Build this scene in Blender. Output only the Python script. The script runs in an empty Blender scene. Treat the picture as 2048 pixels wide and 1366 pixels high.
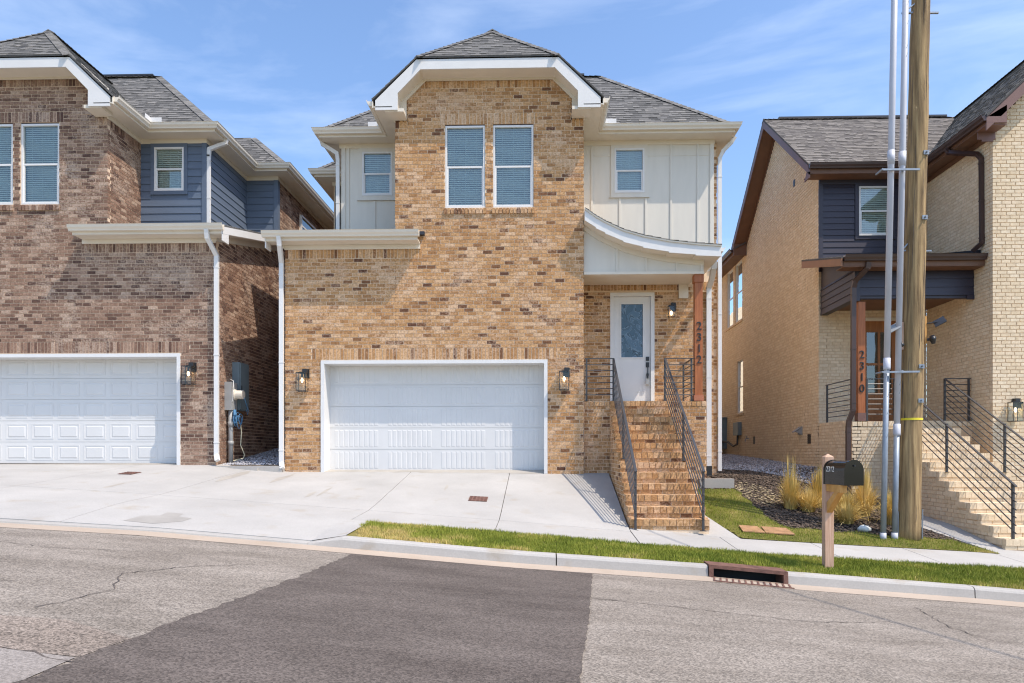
import bpy, math, random
import numpy as np
from mathutils import Vector
random.seed(7)
RNG = np.random.default_rng(7)
sc = bpy.context.scene
COL = sc.collection
R = math.radians

# ------------------------------------------------------------------ camera, world, sun, exposure
F_PX, YAW, PXC, HOR = 1400.0, R(1.6), 1045.9, 908.0
cam_d = bpy.data.cameras.new('camera')
cam = bpy.data.objects.new('camera', cam_d)
COL.objects.link(cam)
cam_d.sensor_width = 36.0
cam_d.lens = F_PX / 2048 * 36
cam_d.shift_x = -(PXC - 1024) / 2048
cam_d.shift_y = (HOR - 683) / 2048
cam_d.clip_start = 0.05
cam_d.clip_end = 3000
cam.location = (0, 0, 0)
cam.rotation_euler = (R(90), 0, YAW)
sc.camera = cam

SUN = Vector((1.72, -1.0, 3.1)).normalized()
el = math.asin(SUN.z)
world = bpy.data.worlds.new('World')
sc.world = world
world.use_nodes = True
wn, wl = world.node_tree.nodes, world.node_tree.links
wn.clear()
wo = wn.new('ShaderNodeOutputWorld')
wb = wn.new('ShaderNodeBackground')
sky = wn.new('ShaderNodeTexSky')
sky.sky_type = 'NISHITA'
sky.sun_disc = False
sky.sun_elevation = el
sky.sun_rotation = math.atan2(SUN.x, SUN.y)
sky.altitude = 150
sky.air_density = 1.0
sky.dust_density = 1.5
sky.ozone_density = 2.0
wb.inputs['Strength'].default_value = 0.15
wtc = wn.new('ShaderNodeTexCoord')
wmap = wn.new('ShaderNodeMapping')
wmap.inputs['Scale'].default_value = (1.0, 1.3, 4.5)
wmap.inputs['Rotation'].default_value = (0.0, R(14), R(20))
wno = wn.new('ShaderNodeTexNoise')
wno.inputs['Scale'].default_value = 1.6
wno.inputs['Detail'].default_value = 9
wno.inputs['Roughness'].default_value = 0.55
wno.inputs['Distortion'].default_value = 0.6
wr = wn.new('ShaderNodeValToRGB')
wr.color_ramp.elements[0].position = 0.50
wr.color_ramp.elements[0].color = (0, 0, 0, 1)
wr.color_ramp.elements[1].position = 0.85
wr.color_ramp.elements[1].color = (0.42, 0.42, 0.42, 1)
wmx = wn.new('ShaderNodeMixRGB')
wmx.inputs['Color2'].default_value = (6.2, 6.6, 7.2, 1)
whs = wn.new('ShaderNodeMixRGB')
whs.blend_type = 'MULTIPLY'
whs.inputs['Fac'].default_value = 1.0
whs.inputs['Color2'].default_value = (0.92, 1.0, 1.08, 1)
wl.new(wtc.outputs['Generated'], wmap.inputs['Vector'])
wl.new(wmap.outputs['Vector'], wno.inputs['Vector'])
wl.new(wno.outputs['Fac'], wr.inputs['Fac'])
wl.new(sky.outputs['Color'], whs.inputs['Color1'])
wl.new(wr.outputs['Color'], wmx.inputs['Fac'])
wl.new(whs.outputs['Color'], wmx.inputs['Color1'])
wl.new(wmx.outputs['Color'], wb.inputs['Color'])
wl.new(wb.outputs['Background'], wo.inputs['Surface'])

sd = bpy.data.lights.new('sun', 'SUN')
sd.energy = 2.7
sd.angle = R(0.4)
sd.color = (1.0, 0.885, 0.755)
sun = bpy.data.objects.new('sun', sd)
sun.rotation_euler = (-SUN).to_track_quat('-Z', 'Y').to_euler()
sun.location = SUN * 40
COL.objects.link(sun)

sc.render.engine = 'CYCLES'
sc.view_settings.view_transform = 'Standard'
sc.view_settings.look = 'None'
sc.view_settings.exposure = 0.8
sc.view_settings.gamma = 1.0
sc.cycles.use_denoising = True
sc.cycles.filter_width = 1.15
sc.cycles.max_bounces = 6
sc.cycles.transparent_max_bounces = 12

# ------------------------------------------------------------------ projection (used only to choose which bricks show largest)
cy_, sy_ = math.cos(YAW), math.sin(YAW)
def proj(x, y, z):
    r = x * cy_ + y * sy_
    f = -x * sy_ + y * cy_
    if f < 0.5: return None
    return (PXC + F_PX * r / f, HOR - F_PX * z / f, F_PX / f)

# ------------------------------------------------------------------ materials
MATS = {}
def nodes_of(name):
    m = bpy.data.materials.new(name)
    m.use_nodes = True
    nt = m.node_tree
    return m, nt.nodes, nt.links, nt.nodes['Principled BSDF']

def mat(name, col, rough=0.6, var=0.12, scale=6.0, bump=0.1, bscale=60.0, metal=0.0, spec=0.5, col2=None, tone=0.0, stretch=None, detail=5):
    """procedural: base colour varied by two noises, optional per-piece tone, fine bump"""
    if name in MATS: return MATS[name]
    m, n, l, bs = nodes_of(name)
    geo = n.new('ShaderNodeNewGeometry')
    mp = n.new('ShaderNodeMapping')
    if stretch: mp.inputs['Scale'].default_value = stretch
    l.new(geo.outputs['Position'], mp.inputs['Vector'])
    no = n.new('ShaderNodeTexNoise')
    no.inputs['Scale'].default_value = scale
    no.inputs['Detail'].default_value = detail
    l.new(mp.outputs['Vector'], no.inputs['Vector'])
    rp = n.new('ShaderNodeValToRGB')
    rp.color_ramp.elements[0].position = 0.3
    rp.color_ramp.elements[1].position = 0.7
    c2 = col2 or tuple(min(1, c * (1 + var)) for c in col)
    c1 = tuple(c * (1 - var) for c in col) if not col2 else col
    rp.color_ramp.elements[0].color = (*c1, 1)
    rp.color_ramp.elements[1].color = (*c2, 1)
    l.new(no.outputs['Fac'], rp.inputs['Fac'])
    out = rp.outputs['Color']
    if tone:
        at = n.new('ShaderNodeAttribute')
        at.attribute_name = 'tone'
        mr = n.new('ShaderNodeMapRange')
        mr.inputs['To Min'].default_value = 1 - tone
        mr.inputs['To Max'].default_value = 1 + tone
        l.new(at.outputs['Fac'], mr.inputs['Value'])
        vm = n.new('ShaderNodeVectorMath')
        vm.operation = 'SCALE'
        l.new(out, vm.inputs[0])
        l.new(mr.outputs['Result'], vm.inputs['Scale'])
        out = vm.outputs['Vector']
    l.new(out, bs.inputs['Base Color'])
    bs.inputs['Roughness'].default_value = rough
    bs.inputs['Metallic'].default_value = metal
    bs.inputs['Specular IOR Level'].default_value = spec
    if bump:
        nb = n.new('ShaderNodeTexNoise')
        nb.inputs['Scale'].default_value = bscale
        nb.inputs['Detail'].default_value = 4
        l.new(mp.outputs['Vector'], nb.inputs['Vector'])
        bp = n.new('ShaderNodeBump')
        bp.inputs['Strength'].default_value = bump
        bp.inputs['Distance'].default_value = 0.01
        l.new(nb.outputs['Fac'], bp.inputs['Height'])
        l.new(bp.outputs['Normal'], bs.inputs['Normal'])
    MATS[name] = m
    return m

def ramp_mat(name, stops, smear, smear_amt, rough=0.85, nscale=30.0, bump=0.35, big=1.3, nlo=0.58, nhi=1.36):
    """piece colour picked by the piece's own tone; blotches and lime smears by noise"""
    m, n, l, bs = nodes_of(name)
    at = n.new('ShaderNodeAttribute'); at.attribute_name = 'tone'
    rp = n.new('ShaderNodeValToRGB')
    els = rp.color_ramp.elements
    while len(els) < len(stops): els.new(0.5)
    for e, (p, c) in zip(els, stops):
        e.position = p; e.color = (*c, 1)
    l.new(at.outputs['Fac'], rp.inputs['Fac'])
    geo = n.new('ShaderNodeNewGeometry')
    n1 = n.new('ShaderNodeTexNoise'); n1.inputs['Scale'].default_value = nscale; n1.inputs['Detail'].default_value = 6
    n1.inputs['Roughness'].default_value = 0.65
    l.new(geo.outputs['Position'], n1.inputs['Vector'])
    n2 = n.new('ShaderNodeTexNoise'); n2.inputs['Scale'].default_value = big; n2.inputs['Detail'].default_value = 3
    l.new(geo.outputs['Position'], n2.inputs['Vector'])
    mr = n.new('ShaderNodeMapRange')
    mr.inputs['From Min'].default_value = 0.32; mr.inputs['From Max'].default_value = 0.72
    mr.inputs['To Min'].default_value = nlo; mr.inputs['To Max'].default_value = nhi
    l.new(n1.outputs['Fac'], mr.inputs['Value'])
    vm = n.new('ShaderNodeVectorMath'); vm.operation = 'SCALE'
    l.new(rp.outputs['Color'], vm.inputs[0]); l.new(mr.outputs['Result'], vm.inputs['Scale'])
    ad = n.new('ShaderNodeMath'); ad.operation = 'MULTIPLY'
    l.new(n1.outputs['Fac'], ad.inputs[0]); l.new(n2.outputs['Fac'], ad.inputs[1])
    sr = n.new('ShaderNodeMapRange')
    sr.inputs['From Min'].default_value = 0.27; sr.inputs['From Max'].default_value = 0.36
    sr.inputs['To Min'].default_value = 0.0; sr.inputs['To Max'].default_value = smear_amt
    l.new(ad.outputs[0], sr.inputs['Value'])
    mx = n.new('ShaderNodeMixRGB'); mx.inputs['Color2'].default_value = (*smear, 1)
    l.new(sr.outputs['Result'], mx.inputs['Fac']); l.new(vm.outputs['Vector'], mx.inputs['Color1'])
    l.new(mx.outputs['Color'], bs.inputs['Base Color'])
    bs.inputs['Roughness'].default_value = rough
    bs.inputs['Specular IOR Level'].default_value = 0.25
    nb = n.new('ShaderNodeTexNoise'); nb.inputs['Scale'].default_value = 90; nb.inputs['Detail'].default_value = 5
    l.new(geo.outputs['Position'], nb.inputs['Vector'])
    bp = n.new('ShaderNodeBump'); bp.inputs['Strength'].default_value = bump; bp.inputs['Distance'].default_value = 0.008
    l.new(nb.outputs['Fac'], bp.inputs['Height']); l.new(bp.outputs['Normal'], bs.inputs['Normal'])
    MATS[name] = m
    return m

M_BRICK_TAN = ramp_mat('tan brick', [(0.0, (0.13, 0.06, 0.035)), (0.05, (0.22, 0.105, 0.05)), (0.12, (0.40, 0.207, 0.088)), (0.5, (0.515, 0.288, 0.128)), (0.8, (0.58, 0.35, 0.175)), (1.0, (0.65, 0.435, 0.265))], (0.66, 0.47, 0.33), 0.45, nscale=26)
M_BRICK_BRN = ramp_mat('brown brick', [(0.0, (0.11, 0.06, 0.045)), (0.15, (0.18, 0.103, 0.073)), (0.5, (0.265, 0.16, 0.11)), (0.8, (0.33, 0.21, 0.15)), (1.0, (0.46, 0.33, 0.245))], (0.50, 0.40, 0.32), 0.5, nscale=26, big=1.6)
M_BRICK_CRM = ramp_mat('cream painted brick', [(0.0, (0.72, 0.57, 0.385)), (0.5, (0.77, 0.62, 0.43)), (1.0, (0.81, 0.675, 0.49))], (0.84, 0.70, 0.54), 0.35, nscale=12, bump=0.5, nlo=0.86, nhi=1.1)
M_MORT_TAN = mat('tan mortar', (0.78, 0.60, 0.42), 0.95, 0.10, 8, 0.3, 120)
M_MORT_BRN = mat('beige mortar', (0.70, 0.53, 0.38), 0.95, 0.10, 8, 0.3, 120)
M_MORT_CRM = mat('cream painted mortar', (0.66, 0.49, 0.32), 0.95, 0.10, 8, 0.3, 120)
SH_STOPS = [(0.0, (0.05, 0.05, 0.05)), (0.3, (0.105, 0.103, 0.10)), (0.6, (0.19, 0.185, 0.178)), (0.85, (0.24, 0.23, 0.215)), (1.0, (0.29, 0.27, 0.25))]
M_SHINGLE = ramp_mat('grey asphalt shingle', SH_STOPS, (0.2, 0.19, 0.18), 0.15, 0.95, 70, 0.5)
M_SHINGLE_B = ramp_mat('weathered brown grey shingle', [(0.0, (0.07, 0.064, 0.06)), (0.35, (0.145, 0.13, 0.118)), (0.65, (0.235, 0.212, 0.19)), (1.0, (0.33, 0.295, 0.26))], (0.3, 0.27, 0.23), 0.15, 0.95, 70, 0.5)
M_WHITE = mat('white trim paint', (0.71, 0.70, 0.68), 0.45, 0.03, 3, 0.03, 40)
M_CREAM = mat('cream trim paint', (0.73, 0.66, 0.55), 0.5, 0.03, 3, 0.03, 40)
M_SIDING = mat('off white siding paint', (0.67, 0.63, 0.55), 0.6, 0.03, 2.5, 0.12, 45, stretch=(3, 3, 0.5))
M_DOOR = mat('white door paint', (0.66, 0.655, 0.64), 0.4, 0.025, 2, 0.04, 80)
M_BLUE = mat('slate blue siding paint', (0.105, 0.137, 0.19), 0.55, 0.06, 3, 0.12, 45, stretch=(.5, .5, 4))
M_NAVY = mat('dark plum siding paint', (0.031, 0.027, 0.043), 0.45, 0.08, 3, 0.12, 45, stretch=(.5, .5, 4))
M_BROWN = mat('dark brown metal', (0.060, 0.033, 0.028), 0.35, 0.08, 4, 0.03, 40)
M_BROWNF = mat('brown fascia paint', (0.17, 0.088, 0.07), 0.5, 0.08, 4, 0.05, 40)
M_BROWNS = mat('brown soffit paint', (0.16, 0.08, 0.045), 0.6, 0.1, 4, 0.1, 40)
M_CEDAR = mat('stained cedar', (0.30, 0.085, 0.022), 0.5, 0.2, 3, 0.2, 60, stretch=(10, 10, 0.8), col2=(0.42, 0.14, 0.042))
M_BLACK = mat('black metal', (0.022, 0.022, 0.024), 0.38, 0.1, 10, 0.04, 80)
M_RAIL = mat('graphite painted steel', (0.052, 0.052, 0.056), 0.4, 0.1, 10, 0.04, 80)
M_FLASH = mat('dark flashing', (0.028, 0.032, 0.042), 0.6, 0.1, 10, 0.1, 30)
M_DARK = mat('painted interior dark', (0.03, 0.032, 0.035), 0.9, 0.1, 3, 0)  # near-black colour stands in for the darkness of unlit spaces
M_BLIND = mat('white blind', (0.92, 0.90, 0.86), 0.6, 0.03, 3, 0)
M_GREYM = mat('grey utility box paint', (0.16, 0.21, 0.235), 0.45, 0.08, 6, 0.05, 40)
M_GREYP = mat('grey plastic', (0.33, 0.34, 0.34), 0.5, 0.06, 6, 0.05, 40)
M_GALV = mat('galvanised steel', (0.27, 0.31, 0.36), 0.5, 0.14, 14, 0.08, 60, metal=0.35, stretch=(1, 1, .4))
M_PVC = mat('grey plastic conduit', (0.50, 0.51, 0.56), 0.5, 0.07, 8, 0.04, 50, stretch=(1, 1, .3))
M_CABLE = mat('pale cable', (0.62, 0.58, 0.42), 0.5, 0.05, 5, 0)
M_BLUEP = mat('blue cable jacket', (0.07, 0.20, 0.36), 0.5, 0.1, 20, 0.1, 60)
M_YEL = mat('yellow tag', (0.75, 0.62, 0.03), 0.5, 0.1, 20, 0)
M_RUST = mat('rusty brown iron', (0.125, 0.062, 0.045), 0.8, 0.3, 14, 0.4, 50, col2=(0.21, 0.105, 0.078))
M_TERRA = mat('orange clay lid', (0.36, 0.20, 0.10), 0.9, 0.2, 9, 0.3, 50)
M_POSTW = mat('weathered pale timber', (0.50, 0.295, 0.19), 0.8, 0.2, 4, 0.3, 50, stretch=(12, 12, 0.8), col2=(0.66, 0.44, 0.31))
M_NEWW = mat('fresh yellow timber', (0.52, 0.255, 0.065), 0.7, 0.2, 4, 0.3, 50, stretch=(12, 2, 2), col2=(0.66, 0.36, 0.11))
M_POLE = mat('treated pole timber', (0.115, 0.07, 0.03), 0.85, 0.3, 2.2, 1.0, 26, stretch=(9, 9, 0.5), col2=(0.50, 0.345, 0.165), detail=8)
M_ROCK = mat('pale rock', (0.6, 0.63, 0.6), 0.6, 0.2, 10, 0.3, 30)
M_GRAVEL = mat('blue grey gravel', (0.40, 0.40, 0.43), 0.9, 0.15, 9, 0.3, 60, tone=0.55)
M_MULCH = mat('dark mulch', (0.075, 0.054, 0.040), 0.95, 0.4, 20, 0.6, 60, tone=0.7, col2=(0.13, 0.095, 0.07))
M_STRAW = mat('dry straw stems', (0.42, 0.33, 0.19), 0.8, 0.2, 5, 0, tone=0.5, col2=(0.55, 0.45, 0.28))
M_STAIN = mat('damp stain on concrete', (0.345, 0.325, 0.295), 0.8, 0.1, 3, 0)
M_SOIL = mat('brown soil', (0.11, 0.08, 0.055), 0.95, 0.3, 10, 0.6, 40)

def concrete(name, base, stain=0.5):
    m, n, l, bs = nodes_of(name)
    geo = n.new('ShaderNodeNewGeometry')
    a = n.new('ShaderNodeTexNoise'); a.inputs['Scale'].default_value = 0.7; a.inputs['Detail'].default_value = 8; a.inputs['Roughness'].default_value = 0.6
    b = n.new('ShaderNodeTexNoise'); b.inputs['Scale'].default_value = 45; b.inputs['Detail'].default_value = 4
    c = n.new('ShaderNodeTexNoise'); c.inputs['Scale'].default_value = 2.3; c.inputs['Detail'].default_value = 5
    for q in (a, b, c): l.new(geo.outputs['Position'], q.inputs['Vector'])
    r1 = n.new('ShaderNodeValToRGB')
    r1.color_ramp.elements[0].position = 0.28; r1.color_ramp.elements[1].position = 0.7
    r1.color_ramp.elements[0].color = (*[x * 0.86 for x in base], 1)
    r1.color_ramp.elements[1].color = (*[min(1, x * 1.07) for x in base], 1)
    l.new(a.outputs['Fac'], r1.inputs['Fac'])
    mr = n.new('ShaderNodeMapRange'); mr.inputs['From Min'].default_value = 0.25; mr.inputs['From Max'].default_value = 0.75
    mr.inputs['To Min'].default_value = 0.93; mr.inputs['To Max'].default_value = 1.06
    l.new(b.outputs['Fac'], mr.inputs['Value'])
    vm = n.new('ShaderNodeVectorMath'); vm.operation = 'SCALE'
    l.new(r1.outputs['Color'], vm.inputs[0]); l.new(mr.outputs['Result'], vm.inputs['Scale'])
    s = n.new('ShaderNodeMapRange'); s.inputs['From Min'].default_value = 0.60; s.inputs['From Max'].default_value = 0.76
    s.inputs['To Max'].default_value = stain
    l.new(c.outputs['Fac'], s.inputs['Value'])
    mx = n.new('ShaderNodeMixRGB'); mx.inputs['Color2'].default_value = (base[0] * .80, base[1] * .70, base[2] * .56, 1)
    l.new(s.outputs['Result'], mx.inputs['Fac']); l.new(vm.outputs['Vector'], mx.inputs['Color1'])
    l.new(mx.outputs['Color'], bs.inputs['Base Color'])
    bs.inputs['Roughness'].default_value = 0.85
    bs.inputs['Specular IOR Level'].default_value = 0.3
    bp = n.new('ShaderNodeBump'); bp.inputs['Strength'].default_value = 0.15; bp.inputs['Distance'].default_value = 0.004
    l.new(b.outputs['Fac'], bp.inputs['Height']); l.new(bp.outputs['Normal'], bs.inputs['Normal'])
    return m
M_CONC = concrete('pale concrete', (0.435, 0.42, 0.395))
M_KERB = concrete('kerb concrete', (0.42, 0.40, 0.37), 0.7)
M_PAN = concrete('sandy gutter concrete', (0.44, 0.36, 0.285), 0.3)

def asphalt(name, lo, hi, grit, patch=0.5):
    m, n, l, bs = nodes_of(name)
    geo = n.new('ShaderNodeNewGeometry')
    mp = n.new('ShaderNodeMapping'); mp.inputs['Scale'].default_value = (0.6, 1.5, 1)
    l.new(geo.outputs['Position'], mp.inputs['Vector'])
    a = n.new('ShaderNodeTexNoise'); a.inputs['Scale'].default_value = 1.4; a.inputs['Detail'].default_value = 9; a.inputs['Roughness'].default_value = 0.62
    l.new(mp.outputs['Vector'], a.inputs['Vector'])
    v = n.new('ShaderNodeTexVoronoi'); v.inputs['Scale'].default_value = 85
    l.new(geo.outputs['Position'], v.inputs['Vector'])
    b = n.new('ShaderNodeTexNoise'); b.inputs['Scale'].default_value = 140; b.inputs['Detail'].default_value = 3
    l.new(geo.outputs['Position'], b.inputs['Vector'])
    r1 = n.new('ShaderNodeValToRGB')
    r1.color_ramp.elements[0].position = 0.3; r1.color_ramp.elements[1].position = 0.72
    r1.color_ramp.elements[0].color = (*lo, 1); r1.color_ramp.elements[1].color = (*hi, 1)
    l.new(a.outputs['Fac'], r1.inputs['Fac'])
    mr = n.new('ShaderNodeMapRange'); mr.inputs['From Min'].default_value = 0.0; mr.inputs['From Max'].default_value = 1.0
    mr.inputs['To Min'].default_value = 1 - grit; mr.inputs['To Max'].default_value = 1 + grit
    sp = n.new('ShaderNodeSeparateColor')
    l.new(v.outputs['Color'], sp.inputs['Color']); l.new(sp.outputs[0], mr.inputs['Value'])
    vm = n.new('ShaderNodeVectorMath'); vm.operation = 'SCALE'
    l.new(r1.outputs['Color'], vm.inputs[0]); l.new(mr.outputs['Result'], vm.inputs['Scale'])
    # small dark pits and oil spots
    p = n.new('ShaderNodeTexNoise'); p.inputs['Scale'].default_value = 5.5; p.inputs['Detail'].default_value = 3
    l.new(mp.outputs['Vector'], p.inputs['Vector'])
    pr = n.new('ShaderNodeMapRange'); pr.inputs['From Min'].default_value = 0.70; pr.inputs['From Max'].default_value = 0.76; pr.inputs['To Max'].default_value = patch
    l.new(p.outputs['Fac'], pr.inputs['Value'])
    mx = n.new('ShaderNodeMixRGB'); mx.inputs['Color2'].default_value = (lo[0] * .5, lo[1] * .5, lo[2] * .5, 1)
    l.new(pr.outputs['Result'], mx.inputs['Fac']); l.new(vm.outputs['Vector'], mx.inputs['Color1'])
    l.new(mx.outputs['Color'], bs.inputs['Base Color'])
    bs.inputs['Roughness'].default_value = 0.9
    bs.inputs['Specular IOR Level'].default_value = 0.25
    bp = n.new('ShaderNodeBump'); bp.inputs['Strength'].default_value = 0.6; bp.inputs['Distance'].default_value = 0.006
    l.new(b.outputs['Fac'], bp.inputs['Height']); l.new(bp.outputs['Normal'], bs.inputs['Normal'])
    return m
M_ROAD = asphalt('worn grey asphalt', (0.190, 0.163, 0.135), (0.308, 0.270, 0.230), 0.45)
M_PATCH = asphalt('new dark asphalt', (0.088, 0.072, 0.062), (0.148, 0.124, 0.108), 0.42, 0.35)
M_ROAD2 = asphalt('pale cement patch', (0.25, 0.22, 0.195), (0.31, 0.28, 0.255), 0.25, 0.2)
M_ROAD3 = asphalt('coarse brown aggregate', (0.175, 0.142, 0.115), (0.30, 0.25, 0.21), 0.55, 0.4)
M_CRACK = mat('crack in asphalt', (0.11, 0.09, 0.078), 0.95, 0.3, 20, 0)

def grass_mat(name, g1, g2, dry):
    m, n, l, bs = nodes_of(name)
    geo = n.new('ShaderNodeNewGeometry')
    a = n.new('ShaderNodeTexNoise'); a.inputs['Scale'].default_value = 1.9; a.inputs['Detail'].default_value = 6
    l.new(geo.outputs['Position'], a.inputs['Vector'])
    at = n.new('ShaderNodeAttribute'); at.attribute_name = 'tone'
    r1 = n.new('ShaderNodeValToRGB')
    e = r1.color_ramp.elements
    e[0].position = 0.0; e[0].color = (*g1, 1)
    e[1].position = 0.75; e[1].color = (*g2, 1)
    x = e.new(1.0); x.color = (*dry, 1)
    ad = n.new('ShaderNodeMath'); ad.operation = 'MULTIPLY_ADD'
    ad.inputs[1].default_value = 0.55
    l.new(at.outputs['Fac'], ad.inputs[0])
    mr = n.new('ShaderNodeMapRange'); mr.inputs['From Min'].default_value = 0.35; mr.inputs['From Max'].default_value = 0.72
    mr.inputs['To Max'].default_value = 0.6
    l.new(a.outputs['Fac'], mr.inputs['Value'])
    l.new(mr.outputs['Result'], ad.inputs[2])
    l.new(ad.outputs[0], r1.inputs['Fac'])
    l.new(r1.outputs['Color'], bs.inputs['Base Color'])
    bs.inputs['Roughness'].default_value = 0.75
    bs.inputs['Specular IOR Level'].default_value = 0.2
    return m
M_GRASS = grass_mat('lawn blades', (0.105, 0.155, 0.016), (0.31, 0.33, 0.05), (0.60, 0.46, 0.17))
M_TURF = grass_mat('turf under blades', (0.09, 0.095, 0.02), (0.20, 0.17, 0.05), (0.32, 0.24, 0.11))

def glass_mat(name, tint=(0.74, 0.83, 0.80), refl=0.13):
    m = bpy.data.materials.new(name); m.use_nodes = True
    n, l = m.node_tree.nodes, m.node_tree.links
    n.clear()
    o = n.new('ShaderNodeOutputMaterial'); mx = n.new('ShaderNodeMixShader')
    g = n.new('ShaderNodeBsdfGlossy'); g.inputs['Roughness'].default_value = 0.01
    g.inputs['Color'].default_value = (0.9, 0.97, 1.0, 1)
    t = n.new('ShaderNodeBsdfTransparent'); t.inputs['Color'].default_value = (*tint, 1)
    fr = n.new('ShaderNodeFresnel'); fr.inputs['IOR'].default_value = 1.5
    ad = n.new('ShaderNodeMath'); ad.operation = 'ADD'; ad.use_clamp = True
    ad.inputs[1].default_value = refl - 0.04
    geo = n.new('ShaderNodeNewGeometry')
    nb = n.new('ShaderNodeTexNoise'); nb.inputs['Scale'].default_value = 1.2
    l.new(geo.outputs['Position'], nb.inputs['Vector'])
    bp = n.new('ShaderNodeBump'); bp.inputs['Strength'].default_value = 0.08; bp.inputs['Distance'].default_value = 0.05
    l.new(nb.outputs['Fac'], bp.inputs['Height']); l.new(bp.outputs['Normal'], g.inputs['Normal'])
    l.new(fr.outputs[0], ad.inputs[0]); l.new(ad.outputs[0], mx.inputs[0])
    l.new(t.outputs[0], mx.inputs[1]); l.new(g.outputs[0], mx.inputs[2]); l.new(mx.outputs[0], o.inputs['Surface'])
    return m
M_GLASS = glass_mat('window glass')
M_LGLASS = glass_mat('lantern glass', (0.95, 0.96, 0.96), 0.045)
def textured_glass():
    m, n, l, bs = nodes_of('patterned door glass with painted reflections')
    geo = n.new('ShaderNodeNewGeometry')
    mp = n.new('ShaderNodeMapping'); mp.inputs['Scale'].default_value = (1, 1, 0.8)
    l.new(geo.outputs['Position'], mp.inputs['Vector'])
    a = n.new('ShaderNodeTexNoise'); a.inputs['Scale'].default_value = 5; a.inputs['Detail'].default_value = 3; a.inputs['Distortion'].default_value = 1.6
    l.new(mp.outputs['Vector'], a.inputs['Vector'])
    r = n.new('ShaderNodeValToRGB')  # ramp paints sky-blue and dark branch-like reflections into the glass colour
    e = r.color_ramp.elements
    e[0].position = 0.46; e[0].color = (0.05, 0.10, 0.145, 1)
    e[1].position = 0.56; e[1].color = (0.07, 0.13, 0.19, 1)
    for p, c in ((0.495, (0.012, 0.02, 0.03, 1)), (0.51, (0.16, 0.24, 0.32, 1))):
        x = e.new(p); x.color = c
    l.new(a.outputs['Fac'], r.inputs['Fac']); l.new(r.outputs['Color'], bs.inputs['Base Color'])
    bs.inputs['Roughness'].default_value = 0.12
    bp = n.new('ShaderNodeBump'); bp.inputs['Strength'].default_value = 0.3; bp.inputs['Distance'].default_value = 0.02
    l.new(a.outputs['Fac'], bp.inputs['Height']); l.new(bp.outputs['Normal'], bs.inputs['Normal'])
    return m
M_DGLASS = textured_glass()
def emit(name, col, s):
    m, n, l, bs = nodes_of(name)
    bs.inputs['Base Color'].default_value = (*col, 1)
    bs.inputs['Emission Color'].default_value = (*col, 1)
    bs.inputs['Emission Strength'].default_value = s
    m.cycles.emission_sampling = 'NONE'
    return m
M_BULB = emit('glowing bulb', (1.0, 0.78, 0.42), 6.0)

# ------------------------------------------------------------------ mesh helpers
ORG = {}
class Fr:
    """wall frame: u along the wall, d into the wall, z up"""
    def __init__(s, kind, c):
        s.k, s.c = kind, c
    def p(s, u, d, z):
        if s.k == 'F': return (u, s.c + d, z)      # faces the street
        if s.k == 'L': return (s.c + d, u, z)      # faces -X
        if s.k == 'R': return (s.c - d, u, z)      # faces +X

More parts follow.
